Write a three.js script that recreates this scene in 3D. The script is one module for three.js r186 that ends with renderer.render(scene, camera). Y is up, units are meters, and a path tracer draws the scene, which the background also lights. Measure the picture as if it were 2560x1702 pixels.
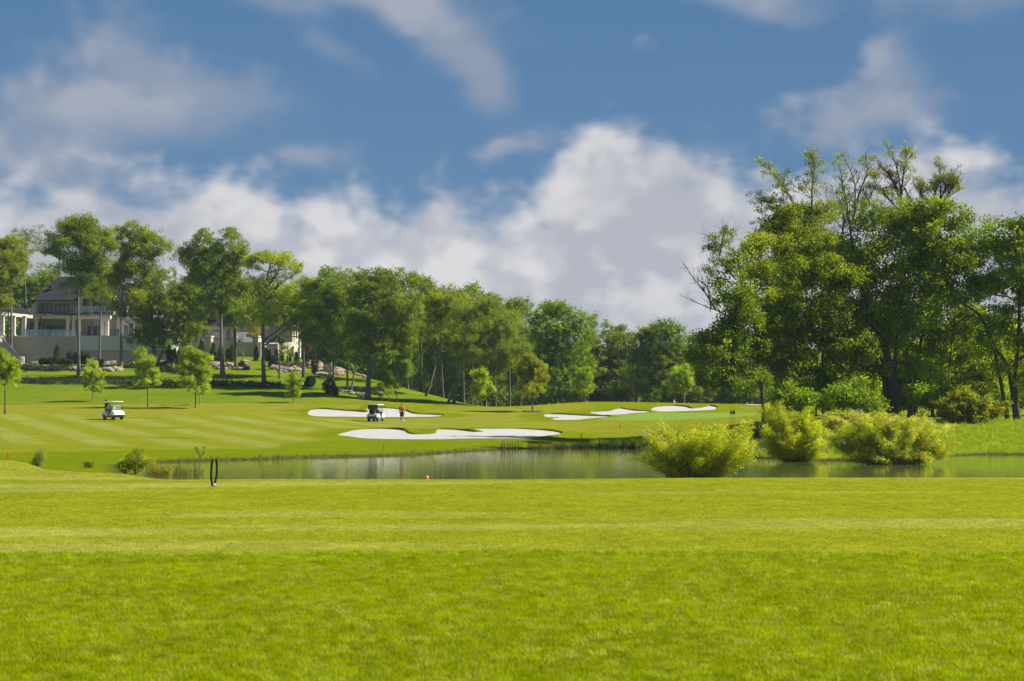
import * as THREE from 'three';
import { mergeGeometries } from 'three/addons/utils/BufferGeometryUtils.js';

// ---------------------------------------------------------------- camera, sun, exposure
const EYE = 1.6, F = 4004, PITCH = Math.atan(174 / F);          // F: focal length in pixels of the 2560 x 1702 photograph
const scene = new THREE.Scene();
const camera = new THREE.PerspectiveCamera(2 * Math.atan(851 / F) * 180 / Math.PI, 2560 / 1702, 0.1, 6000);
camera.position.set(0, EYE, 0);
camera.rotation.x = PITCH;
camera.focus = 130;
camera.userData.fStop = 4.5;
const renderer = new THREE.WebGLRenderer({ antialias: true });
renderer.setSize(1024, 680);
renderer.toneMapping = THREE.LinearToneMapping;
renderer.toneMappingExposure = 1.9;
renderer.shadowMap.enabled = true;
const SUN_EL = 42 * Math.PI / 180, SUN_AZ = 87 * Math.PI / 180;  // azimuth clockwise from the view direction
const SUN = new THREE.Vector3(Math.cos(SUN_EL) * Math.sin(SUN_AZ), Math.sin(SUN_EL), -Math.cos(SUN_EL) * Math.cos(SUN_AZ));
const sun = new THREE.DirectionalLight(new THREE.Color(1.0, 0.93, 0.80), 5.0);
sun.position.copy(SUN).multiplyScalar(400).add(new THREE.Vector3(0, 0, -150));
sun.target.position.set(0, 0, -150);
sun.castShadow = true;
sun.shadow.mapSize.set(4096, 4096);
Object.assign(sun.shadow.camera, { left: -180, right: 180, top: 180, bottom: -180, near: 10, far: 900 });
scene.add(sun, sun.target);

// ---------------------------------------------------------------- random numbers and noise
function rng(seed) { let a = seed >>> 0; return () => { a = (a + 0x6D2B79F5) | 0; let t = Math.imul(a ^ (a >>> 15), 1 | a); t = (t + Math.imul(t ^ (t >>> 7), 61 | t)) ^ t; return ((t ^ (t >>> 14)) >>> 0) / 4294967296; }; }
const PERM = new Uint8Array(512), GR = new Float32Array(256);
{ const r = rng(77); const p = [...Array(256).keys()]; for (let i = 255; i > 0; i--) { const j = Math.floor(r() * (i + 1)); [p[i], p[j]] = [p[j], p[i]]; } for (let i = 0; i < 512; i++) PERM[i] = p[i & 255]; for (let i = 0; i < 256; i++) GR[i] = r() * 2 - 1; }
const fade = (t) => t * t * t * (t * (t * 6 - 15) + 10);
function grad3(h, x, y, z) { h &= 15; const u = h < 8 ? x : y, v = h < 4 ? y : (h === 12 || h === 14 ? x : z); return ((h & 1) ? -u : u) + ((h & 2) ? -v : v); }
function noise3(x, y, z) {
  const X = Math.floor(x), Y = Math.floor(y), Z = Math.floor(z); x -= X; y -= Y; z -= Z;
  const u = fade(x), v = fade(y), w = fade(z), xi = X & 255, yi = Y & 255, zi = Z & 255;
  const A = PERM[xi] + yi, AA = PERM[A] + zi, AB = PERM[A + 1] + zi, B = PERM[xi + 1] + yi, BA = PERM[B] + zi, BB = PERM[B + 1] + zi;
  const l = (t, a, b) => a + t * (b - a);
  return l(w, l(v, l(u, grad3(PERM[AA], x, y, z), grad3(PERM[BA], x - 1, y, z)), l(u, grad3(PERM[AB], x, y - 1, z), grad3(PERM[BB], x - 1, y - 1, z))),
    l(v, l(u, grad3(PERM[AA + 1], x, y, z - 1), grad3(PERM[BA + 1], x - 1, y, z - 1)), l(u, grad3(PERM[AB + 1], x, y - 1, z - 1), grad3(PERM[BB + 1], x - 1, y - 1, z - 1))));
}
const noise2 = (x, y) => noise3(x, y, 3.7);
function fbm2(x, y, o = 4) { let s = 0, a = 0.5; for (let i = 0; i < o; i++) { s += a * noise2(x, y); x = x * 2.03 + 5.1; y = y * 2.03 + 1.7; a *= 0.5; } return s; }
function fbm3(x, y, z, o = 4) { let s = 0, a = 0.5; for (let i = 0; i < o; i++) { s += a * noise3(x, y, z); x = x * 2.03 + 5.1; y = y * 2.03 + 1.7; z = z * 2.03 + 9.2; a *= 0.5; } return s; }
const { clamp, lerp } = THREE.MathUtils;
const sstep = (a, b, x) => { const t = clamp((x - a) / (b - a), 0, 1); return t * t * (3 - 2 * t); };
function curve(pts, x) {                                          // smooth curve through [x, y] points
  if (x <= pts[0][0]) return pts[0][1];
  const n = pts.length; if (x >= pts[n - 1][0]) return pts[n - 1][1];
  let i = 0; while (pts[i + 1][0] < x) i++;
  const s = (k) => { if (k <= 0 || k >= n - 1) return 0; const a = (pts[k][1] - pts[k - 1][1]) / (pts[k][0] - pts[k - 1][0]), b = (pts[k + 1][1] - pts[k][1]) / (pts[k + 1][0] - pts[k][0]); return a * b <= 0 ? 0 : 2 * a * b / (a + b); };
  const h = pts[i + 1][0] - pts[i][0], t = (x - pts[i][0]) / h, t2 = t * t, t3 = t2 * t;
  return (2 * t3 - 3 * t2 + 1) * pts[i][1] + (t3 - 2 * t2 + t) * h * s(i) + (3 * t2 - 2 * t3) * pts[i + 1][1] + (t3 - t2) * h * s(i + 1);
}

// ---------------------------------------------------------------- sky: blue air with a low cloud bank and thin high clouds
{
  const W = 4096, H = 2048, data = new Float32Array(W * H * 4);
  // angles are written in photograph pixels: X = 1280 + F * azimuth, Y = 1025 - F * elevation
  const bankTop = [[-1500, 520], [-600, 540], [0, 505], [120, 485], [230, 472], [400, 460], [560, 455], [660, 462], [735, 500], [800, 478], [880, 488], [960, 512], [1010, 520], [1060, 470], [1110, 455], [1165, 505], [1290, 512], [1360, 490], [1400, 410], [1450, 350], [1540, 312], [1640, 325], [1720, 352], [1800, 395], [1900, 432], [2050, 430], [2200, 395], [2340, 385], [2420, 405], [2480, 435], [2560, 485], [2800, 500], [3400, 560]];
  const blobs = [ // x, y, half length, half height, turn, strength
    [260, 165, 60, 60, 0.3, 0.62], [340, 215, 170, 70, 0.35, 0.8], [560, 250, 170, 62, 0.15, 0.78], [180, 300, 210, 70, 0.2, 0.85], [400, 330, 160, 60, 0.1, 0.66], [130, 400, 190, 62, 0.25, 0.74], [330, 80, 110, 40, 0.2, 0.42], [50, 430, 160, 50, 0, 0.5],
    [660, 10, 180, 30, 0.1, 0.66], [880, 5, 220, 45, 0.1, 0.86], [1060, 70, 150, 60, 0.6, 0.92], [1140, 150, 120, 60, 0.9, 0.85], [1230, 230, 90, 40, 0.7, 0.42], [780, 120, 120, 40, 0.5, 0.36], [850, 180, 90, 40, 0.6, 0.3],
    [790, 405, 100, 40, 0.05, 0.66], [1320, 372, 120, 30, -0.15, 0.66], [1240, 400, 50, 30, 0, 0.4], [1280, 80, 60, 40, 0.3, 0.36], [1640, 125, 40, 22, 0, 0.36],
    [1900, 20, 160, 40, 0.15, 0.72], [1960, 75, 80, 25, 0.1, 0.42], [2430, 22, 220, 48, 0.1, 0.82], [2230, 60, 60, 40, 0, 0.3],
    [2210, 190, 90, 45, -0.6, 0.66], [2140, 290, 150, 60, -0.35, 0.8], [2260, 300, 110, 55, 0.3, 0.7], [2050, 350, 90, 40, -0.2, 0.42], [2380, 270, 40, 25, 0, 0.3], [2440, 100, 90, 30, 0.1, 0.3],
  ];
  const blue0 = [0.165, 0.295, 0.465], blue1 = [0.086, 0.198, 0.380], blue2 = [0.036, 0.12, 0.31];
  const dir = [0, 0, 0];
  const mixInside = (X, Y) => (1 - sstep(200, 900, Math.max(-X, X - 2560))) * (1 - sstep(0, 500, -Y));
  for (let row = H / 2; row < H; row++) {
    const el = ((row + 0.5) / H - 0.5) * Math.PI, y = Math.sin(el), c = Math.cos(el);
    const Y = 1025 - F * el;
    for (let col = 0; col < W; col++) {
      const ang = ((col + 0.5) / W - 0.5) * 2 * Math.PI, x = Math.cos(ang) * c, z = Math.sin(ang) * c;
      const az = Math.atan2(x, -z), X = 1280 + F * az;
      const inside = mixInside(X, Y);
      // stretch so that clouds lie flatter towards the horizon
      const k = 1 / (0.35 + y);
      const near = inside > 0;
      const n1 = near ? fbm3(x * 14, y * 22, z * 14, 6) : fbm3(x * 14, y * 22, z * 14, 3);     // billows
      const n2 = fbm3(x * 5 + 7, y * 9, z * 5, near ? 5 : 3);
      const n3 = near ? fbm3(x * 40 + 3, y * 56, z * 40, 5) : 0;
      let D = 0;
      if (inside > 0) {
        const wx = X + n1 * 150 + n3 * 34, wy = Y + n2 * 110 + n1 * 80 + n3 * 34;
        let t = 0;
        for (const b of blobs) {
          const dx = wx - b[0], dy = wy - b[1], cr = Math.cos(b[4]), sr = Math.sin(b[4]), p = (dx * cr + dy * sr) / b[2], q = (-dx * sr + dy * cr) / b[3], r2 = p * p + q * q;
          if (r2 < 9) { const g = b[5] * Math.exp(-r2 * 0.75); t = t + g - t * g * 0.75; }
        }
        D = inside * t * 0.9;
      }
      const wide = sstep(0.02, 0.22, fbm3(x * k * 2.2 + 2.3, 0.4, z * k * 2.2, near ? 5 : 4)) * 0.85;
      D = lerp(wide, D, inside);
      const edge = (Y - curve(bankTop, clamp(X, -1500, 3400)) + (n1 * 80 + n3 * 74) * 1.1 + (1 - inside) * n2 * 320) ;
      const bank = sstep(-55, 90, edge + n3 * 50) * (0.86 + 0.14 * sstep(0, 160, edge));
      const high = clamp(D + (n1 * 0.36 + n3 * 0.14) * (D > 0.02 ? 1 : 0) * Math.min(1, D * 3), 0, 1);
      const highA = sstep(0.08, 0.95, high + n3 * 0.18 * sstep(0.02, 0.3, D)) * 0.74;
      // tones
      const t0 = clamp(el / 0.28, 0, 1), t1 = clamp((el - 0.28) / 1.1, 0, 1);
      const at = (row * W + col) * 4;
      const puff = sstep(-0.12, 0.3, n1 + 0.45 * n2 + 0.25 * n3);
      const fine = sstep(-0.25, 0.3, n3 + 0.7 * n1);
      const lit = clamp(0.12 + 0.42 * puff * fine + 0.22 * fine + 0.34 * sstep(150, 0, edge) - 0.30 * sstep(110, 360, edge) + n2 * 0.75 + n1 * 0.4 + n3 * 0.5, 0, 1);
      const lo = [0.445, 0.465, 0.53], hi = [0.70, 0.69, 0.70];
      const hc = [0.29, 0.335, 0.43], hh = [0.46, 0.47, 0.52], hl = clamp(0.25 + 0.75 * puff * high, 0, 1);
      for (let i = 0; i < 3; i++) {
        let v = lerp(lerp(blue0[i], blue1[i], Math.pow(t0, 0.8)), blue2[i], t1);
        v = lerp(v, lerp(hc[i], hh[i], hl), highA);
        v = lerp(v, lerp(lo[i], hi[i], lit), bank);
        data[at + i] = v * 0.535;
      }
      data[at + 3] = 1;
    }
  }
  const g = [0.09, 0.11, 0.05];
  for (let p = 0; p < (H / 2) * W; p++) { data[p * 4] = g[0]; data[p * 4 + 1] = g[1]; data[p * 4 + 2] = g[2]; data[p * 4 + 3] = 1; }
  const sky = new THREE.DataTexture(data, W, H, THREE.RGBAFormat, THREE.FloatType);
  sky.mapping = THREE.EquirectangularReflectionMapping;
  sky.magFilter = THREE.LinearFilter;
  sky.needsUpdate = true;
  scene.background = sky;
  scene.environment = sky;
}

// ---------------------------------------------------------------- helpers: names, labels, pixels to places, meshes
const used = new Map();
function numbered(n) { const k = used.get(n) ?? 0; used.set(n, k + 1); return k ? n + '_' + String(k).padStart(3, '0') : n; }
function tag(o, label, category, group, kind) { o.userData.label = label; o.userData.category = category; if (group) o.userData.group = group; if (kind) o.userData.kind = kind; return o; }
function thing(name, label, category, pos, turn = 0, group, kind) { const o = new THREE.Group(); o.name = numbered(name); o.position.copy(pos); o.rotation.y = turn; tag(o, label, category, group, kind); scene.add(o); return o; }
function part(name, geo, mat, parent) { const m = new THREE.Mesh(geo, mat); m.name = name; m.castShadow = m.receiveShadow = true; parent.add(m); return m; }
const V = (x, y, z) => new THREE.Vector3(x, y, z);
function at(px, py, d) {                                            // the place at depth d (metres along -z) that the photograph shows at (px, py)
  const a = (px - 1280) / F, b = (851 - py) / F, t = d / (Math.cos(PITCH) - b * Math.sin(PITCH));
  return V(a * t, EYE + t * (b * Math.cos(PITCH) + Math.sin(PITCH)), -d);
}
const lin = (r, g, b) => new THREE.Color().setRGB(r, g, b);
const std = (r, g, b, rough = 0.85, o = {}) => new THREE.MeshStandardMaterial({ color: lin(r, g, b), roughness: rough, ...o });

class MB {                                                          // collects surfaces for one mesh
  constructor() { this.p = []; this.n = []; this.t = []; this.i = []; }
  vert(p, n, u = 0, v = 0) { this.p.push(p.x, p.y, p.z); this.n.push(n.x, n.y, n.z); this.t.push(u, v); return this.p.length / 3 - 1; }
  tube(pts, radii, sides = 6) {
    const m = pts.length, base = this.p.length / 3, up = V(0.31, 0.2, 0.93), q = V(0, 0, 0), a = V(0, 0, 0), b = V(0, 0, 0); let run = 0;
    for (let k = 0; k < m; k++) {
      q.copy(pts[Math.min(k + 1, m - 1)]).sub(pts[Math.max(k - 1, 0)]).normalize();
      a.crossVectors(q, up).normalize(); b.crossVectors(q, a);
      if (k) run += pts[k].distanceTo(pts[k - 1]);
      for (let s = 0; s <= sides; s++) {
        const f = s / sides * Math.PI * 2, cs = Math.cos(f), sn = Math.sin(f), nn = V(a.x * cs + b.x * sn, a.y * cs + b.y * sn, a.z * cs + b.z * sn);
        this.vert(nn.clone().multiplyScalar(radii[k]).add(pts[k]), nn, s / sides, run);
      }
    }
    const w = sides + 1;
    for (let k = 0; k < m - 1; k++) for (let s = 0; s < sides; s++) { const i0 = base + k * w + s; this.i.push(i0, i0 + 1, i0 + w, i0 + 1, i0 + w + 1, i0 + w); }
    return this;
  }
  quad(a, b, c, d) { const n = b.clone().sub(a).cross(d.clone().sub(a)).normalize(), i = this.vert(a, n, 0, 0); this.vert(b, n, 1, 0); this.vert(c, n, 1, 1); this.vert(d, n, 0, 1); this.i.push(i, i + 1, i + 2, i, i + 2, i + 3); return this; }
  tri(a, b, c) { const n = b.clone().sub(a).cross(c.clone().sub(a)).normalize(), i = this.vert(a, n, 0, 0); this.vert(b, n, 1, 0); this.vert(c, n, 0.5, 1); this.i.push(i, i + 1, i + 2); return this; }
  box(x0, x1, y0, y1, z0, z1) { const P = (i) => V(i & 1 ? x1 : x0, i & 2 ? y1 : y0, i & 4 ? z1 : z0);
    for (const f of [[4, 5, 7, 6], [1, 0, 2, 3], [0, 4, 6, 2], [5, 1, 3, 7], [6, 7, 3, 2], [0, 1, 5, 4]]) this.quad(P(f[0]), P(f[1]), P(f[2]), P(f[3])); return this; }
  geo() { const g = new THREE.BufferGeometry(); g.setAttribute('position', new THREE.Float32BufferAttribute(this.p, 3)); g.setAttribute('normal', new THREE.Float32BufferAttribute(this.n, 3)); g.setAttribute('uv', new THREE.Float32BufferAttribute(this.t, 2)); g.setIndex(this.i); return g; }
  build(name, mat, parent) { return part(name, this.geo(), mat, parent); }
}
function noiseTexture(size, fn, srgb = false, rep) {
  const d = new Uint8Array(size * size * 4);
  for (let y = 0; y < size; y++) for (let x = 0; x < size; x++) { const c = fn(x / size, y / size), o = (y * size + x) * 4; d[o] = clamp(c[0], 0, 1) * 255; d[o + 1] = clamp(c[1], 0, 1) * 255; d[o + 2] = clamp(c[2], 0, 1) * 255; d[o + 3] = 255; }
  const t = new THREE.DataTexture(d, size, size); t.wrapS = t.wrapT = THREE.RepeatWrapping; t.magFilter = THREE.LinearFilter; t.minFilter = THREE.LinearMipmapLinearFilter; t.generateMipmaps = true;
  if (srgb) t.colorSpace = THREE.SRGBColorSpace; if (rep) t.repeat.set(rep, rep); t.needsUpdate = true; return t;
}
const torus = (u, v, f, s = 0) => noise3(Math.cos(u * 6.2832) * f + s, Math.sin(u * 6.2832) * f + Math.cos(v * 6.2832) * f, Math.sin(v * 6.2832) * f + s * 0.7);   // roughly tileable

// ---------------------------------------------------------------- the lie of the land: heights by bearing (photograph column) and depth
const LAND = [
  [-800, [[0, 0], [26, 0], [37, -0.05], [60, -0.3], [72, -1.0], [90, -0.9], [110, -0.5], [140, 0.35], [166, 1.3], [180, 1.75], [190, 2.5], [205, 4.1], [220, 6.1], [235, 8.5], [246, 9.5], [262, 12.1], [320, 12.6], [600, 12], [1500, 14]]],
  [0, [[0, 0], [26, 0], [37, -0.05], [60, -0.27], [70, -1.05], [80, -1.05], [85, -0.97], [110, -0.6], [125, -0.12], [140, 0.31], [152, 0.7], [166, 1.19], [180, 1.62], [190, 2.25], [205, 3.7], [220, 5.8], [235, 8.2], [246, 9.3], [262, 12.1], [320, 12.6], [600, 12], [1500, 14]]],
  [300, [[0, 0], [30, 0], [45, -0.19], [56, -1.3], [80, -1.15], [95, -0.95], [110, -0.75], [125, -0.28], [140, 0.25], [152, 0.66], [166, 1.15], [180, 1.7], [190, 2.35], [205, 3.8], [220, 5.7], [235, 8.1], [246, 9.3], [262, 12.1], [320, 12.6], [600, 12], [1500, 14]]],
  [600, [[0, 0], [36.5, 0], [50, -1.3], [90, -1.15], [105, -0.94], [125, -0.43], [140, 0.1], [152, 0.57], [166, 1.06], [180, 1.73], [190, 2.4], [205, 4.1], [220, 6.0], [235, 8.1], [246, 9.2], [262, 12.1], [320, 12.6], [600, 11], [1500, 14]]],
  [780, [[0, 0], [36.5, 0], [50, -1.3], [96, -1.15], [105, -1.0], [125, -0.55], [138, 0], [150, 0.4], [166, 0.8], [176, 1.3], [184, 2.2], [192, 2.55], [205, 3.9], [220, 5.6], [235, 7.4], [248, 8.6], [265, 9.6], [320, 9], [600, 8], [1500, 14]]],
  [950, [[0, 0], [36.5, 0], [50, -1.3], [98, -1.15], [110, -1.05], [125, -0.68], [138, -0.02], [150, 0.21], [166, 0.48], [173, 0.88], [180, 1.75], [186, 2.55], [194, 2.6], [204, 2.9], [220, 5.2], [240, 6.0], [265, 6.2], [320, 6], [600, 6], [1500, 12]]],
  [1080, [[0, 0], [36.5, 0], [50, -1.3], [105, -1.15], [112, -1.0], [125, -0.7], [138, -0.05], [150, 0.2], [166, 0.6], [175, 1.0], [182, 1.75], [190, 2.0], [200, 2.3], [215, 3.5], [235, 3.9], [265, 4], [320, 4], [600, 5], [1500, 12]]],
  [1250, [[0, 0], [36.5, 0], [50, -1.3], [115, -1.15], [125, -0.74], [138, -0.1], [150, 0.2], [166, 0.73], [180, 1.38], [190, 1.95], [200, 2.1], [215, 1.9], [240, 1.8], [270, 2], [600, 4], [1500, 12]]],
  [1500, [[0, 0], [36.7, 0], [52, -1.3], [120, -1.15], [127, -1.0], [138, -0.47], [150, 0], [160, 0.55], [170, 0.96], [180, 1.38], [190, 2.2], [197, 2.7], [206, 2.7], [220, 2.2], [240, 2], [270, 2], [600, 4], [1500, 12]]],
  [1800, [[0, 0], [36.8, 0], [56, -1.3], [107, -1.15], [125, -0.6], [138, 0.05], [150, 0.59], [166, 0.98], [180, 1.3], [190, 1.95], [198, 2.45], [210, 2.45], [225, 2.1], [270, 2], [600, 4], [1500, 12]]],
  [2100, [[0, 0], [36.8, 0], [56, -1.3], [90, -1.15], [102, -0.4], [112, 0.3], [122, 0.95], [140, 1.25], [166, 1.6], [200, 2.2], [270, 2.4], [600, 4], [1500, 12]]],
  [2400, [[0, 0], [36.8, 0], [56, -1.3], [100, -1.15], [106, -0.55], [112, 0.25], [118, 0.75], [125, 0.9], [140, 1.25], [166, 1.6], [200, 2], [270, 2.2], [600, 4], [1500, 12]]],
  [3400, [[0, 0], [36.8, 0], [56, -1.3], [100, -1.1], [112, 0.25], [125, 0.9], [140, 1.25], [166, 1.6], [200, 2], [270, 2.2], [600, 4], [1500, 12]]],
];
const WATER = -1.2;
// pond outline: far bank, right end, near bank (hidden below the tee), left end
const pondEdge = [[290, 79], [360, 83], [450, 88], [600, 90.5], [800, 96], [950, 98.5], [1100, 105], [1250, 115], [1400, 120], [1520, 122], [1650, 120], [1780, 108], [1880, 95], [2000, 91], [2120, 89], [2230, 88], [2330, 95], [2420, 101], [2560, 101.5], [2800, 99], [3000, 80], [2900, 60], [2560, 57], [2200, 56], [1900, 57], [1700, 58], [1400, 54], [1000, 51], [700, 50], [520, 52], [400, 60], [320, 70]]
  .map(([px, d]) => new THREE.Vector2((px - 1280) / F * d, -d));
const pondCurve = new THREE.CatmullRomCurve3(pondEdge.map((p) => V(p.x, 0, p.y)), true, 'centripetal');
const pondPts = pondCurve.getPoints(260).map((p) => [p.x + 0.25 * noise2(p.x * 0.35, p.z * 0.35), p.z + 0.8 * noise2(p.x * 0.3 + 9, p.z * 0.3)]); pondPts.pop();
function signedDistance(poly, x, z) {                               // negative inside
  let d2 = 1e12, inside = false;
  for (let i = 0, j = poly.length - 1; i < poly.length; j = i++) {
    const ax = poly[j][0], az = poly[j][1], bx = poly[i][0], bz = poly[i][1], ex = bx - ax, ez = bz - az, wx = x - ax, wz = z - az;
    const t = clamp((wx * ex + wz * ez) / (ex * ex + ez * ez + 1e-12), 0, 1), dx = wx - ex * t, dz = wz - ez * t; d2 = Math.min(d2, dx * dx + dz * dz);
    if ((az > z) !== (bz > z) && x < (bx - ax) * (z - az) / (bz - az) + ax) inside = !inside;
  }
  return (inside ? -1 : 1) * Math.sqrt(d2);
}
function landHeight(x, z) {
  const d = Math.max(2, -z), px = clamp(1280 + F * x / Math.max(d, 14), -800, 3400);
  let i = 0; while (i < LAND.length - 2 && LAND[i + 1][0] < px) i++;
  const row = (k) => [LAND[k][0], curve(LAND[k][1], d)];
  const pts = [row(Math.max(0, i - 1)), row(i), row(i + 1), row(Math.min(LAND.length - 1, i + 2))].filter((p, k, a) => !k || p[0] > a[k - 1][0]);
  return curve(pts, px);
}
const pondBox = [-38, 48, -130, -46];
let bunkers = [];
function ground(x, z) {
  let h = landHeight(x, z);
  if (z < -45) h += 0.05 * noise2(x * 0.09, z * 0.09);
  if (x > pondBox[0] && x < pondBox[1] && z > pondBox[2] && z < pondBox[3]) {
    const s = signedDistance(pondPts, x, z);
    if (s < 0) h = Math.min(h, WATER + 0.06) - Math.min(1.0, -s * 0.35) - 0.02;
    else if (s < 5) h = lerp(Math.max(WATER + 0.10 + 0.05 * s, WATER + 0.1), Math.max(h, WATER + 0.12), sstep(0, 5, s));
    else h = Math.max(h, WATER + 0.12);
  }
  for (const b of bunkers) if (x > b.box[0] - 4 && x < b.box[1] + 4 && z > b.box[2] - 4 && z < b.box[3] + 4) {
    const s = signedDistance(b.poly, x, z); h -= b.depth * sstep(0.9, -1.3, s);
  }
  return h;
}
function hit(px, py, d0 = 62, d1 = 330) {                           // depth at which the land shows at (px, py)
  for (let d = d0; d < d1; d += 0.25) { const p = at(px, py, d); if (ground(p.x, p.z) >= p.y) return d; }
  return d1;
}
function onGround(px, d) { const x = (px - 1280) / F * d; return V(x, ground(x, -d), -d); }

// ---------------------------------------------------------------- sand bunkers: outlines
const z7 = (x, y) => [700 + x / 3.37, 950 + y / 3.37], z8 = (x, y) => [1300 + x / 3.37, 950 + y / 3.37];
const bunkerSpecs = [
  { label: 'long white sand bunker nearest the pond with two grass fingers in its far edge', d0: 100, depth: 0.05, o: [[487, 460], [560, 435], [640, 418], [760, 410], [900, 410], [1000, 415], [1060, 427], [1092, 448], [1150, 456], [1240, 454], [1300, 446], [1310, 425], [1345, 415], [1450, 415], [1560, 425], [1655, 436], [1622, 415], [1700, 409], [1850, 407], [2000, 409], [2200, 420], [2300, 430], [2375, 445], [2372, 455], [2260, 470], [2150, 486], [2000, 490], [1700, 490], [1500, 493], [1350, 498], [1100, 498], [900, 495], [720, 490], [600, 477]].map((p) => z7(...p)) },
  { label: 'white sand bunker behind the dark golf cart and the golfer in orange', d0: 160, depth: 0.06, o: [[232, 272], [262, 250], [330, 242], [450, 247], [560, 258], [650, 263], [726, 268], [722, 246], [745, 233], [820, 231], [900, 236], [1000, 242], [1060, 255], [1120, 278], [1200, 288], [1300, 291], [1378, 297], [1300, 305], [1150, 308], [900, 310], [700, 308], [500, 305], [300, 302], [245, 290]].map((p) => z7(...p)) },
  { label: 'low white sand bunker left of the green, with a hooked left end', d0: 140, depth: 0.05, o: [[195, 298], [240, 286], [350, 287], [450, 292], [600, 300], [762, 305], [650, 316], [520, 329], [400, 335], [300, 333], [275, 321], [330, 315], [235, 309]].map((p) => z8(...p)) },
  { label: 'narrow white sand bunker with a hump in its far edge, beside the green', d0: 150, depth: 0.05, o: [[590, 268], [680, 262], [755, 258], [800, 243], [850, 238], [920, 248], [1000, 258], [1108, 263], [980, 276], [850, 288], [720, 290], [640, 282]].map((p) => z8(...p)) },
  { label: 'white sand bunker behind the green with a shaded curved lip on its right end', d0: 160, depth: 0.06, o: [[1113, 236], [1160, 222], [1300, 216], [1400, 222], [1450, 236], [1530, 229], [1600, 216], [1650, 222], [1668, 235], [1640, 247], [1560, 252], [1400, 258], [1250, 263], [1122, 261]].map((p) => z8(...p)) },
  { label: 'small far sand bunker on the crest, partly behind the slender leaning tree', d0: 170, depth: 0.04, o: [[1890, 201], [1960, 192], [2040, 190], [2110, 194], [2120, 203], [2040, 209], [1960, 208]].map((p) => z8(...p)) },
];
for (const b of bunkerSpecs) {
  const c = new THREE.CatmullRomCurve3(b.o.map(([px, py]) => { const d = hit(px, py, b.d0, 260); const p = at(px, py, d); return V(p.x, 0, p.z); }), true, 'centripetal');
  b.poly = c.getPoints(b.o.length * 5).map((p) => [p.x, p.z]); b.poly.pop();
  const xs = b.poly.map((p) => p[0]), zs = b.poly.map((p) => p[1]); b.box = [Math.min(...xs), Math.max(...xs), Math.min(...zs), Math.max(...zs)];
}
bunkers = bunkerSpecs;

// ---------------------------------------------------------------- the ground sheet
function axis(list) { const r = []; for (const [a, b, s] of list) for (let v = a; v < b - 1e-6; v += s) r.push(v); r.push(list.at(-1)[1]); return r; }
function grow(from, to, s, f) { const r = []; let v = from; while (v < to) { r.push(v); v += s; s *= f; } r.push(to); return r; }
const gx = [...grow(62, 1500, 0.9, 1.12).slice(1).reverse().map((v) => -v), ...axis([[-62, 62, 0.55]]), ...grow(62, 1500, 0.9, 1.12).slice(1)];
const gz = [...grow(0, 400, 2, 1.3).slice(1).reverse(), ...axis([[0, 34, 0.8], [34, 46, 0.35], [46, 76, 0.8], [76, 200, 0.5], [200, 264, 0.6]]).map((v) => -v), ...grow(264, 1800, 1.2, 1.12).slice(1).map((v) => -v)];
const C = { rough: [0.18, 0.25, 0.004], tee: [0.31, 0.345, 0.02], teeWorn: [0.34, 0.35, 0.06], fairway: [0.225, 0.252, 0.014], stripe: [0.28, 0.305, 0.065], bank: [0.165, 0.22, 0.004], lawn: [0.125, 0.205, 0.008], dry: [0.265, 0.262, 0.03], green: [0.21, 0.33, 0.06], earth: [0.06, 0.05, 0.03], path: [0.36, 0.32, 0.22], mound: [0.18, 0.222, 0.004], wild: [0.20, 0.28, 0.008] };
const mix3 = (a, b, t) => [lerp(a[0], b[0], t), lerp(a[1], b[1], t), lerp(a[2], b[2], t)];
const pathLine = [[150, 1031], [200, 1028], [250, 1024], [262, 1022]];
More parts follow.
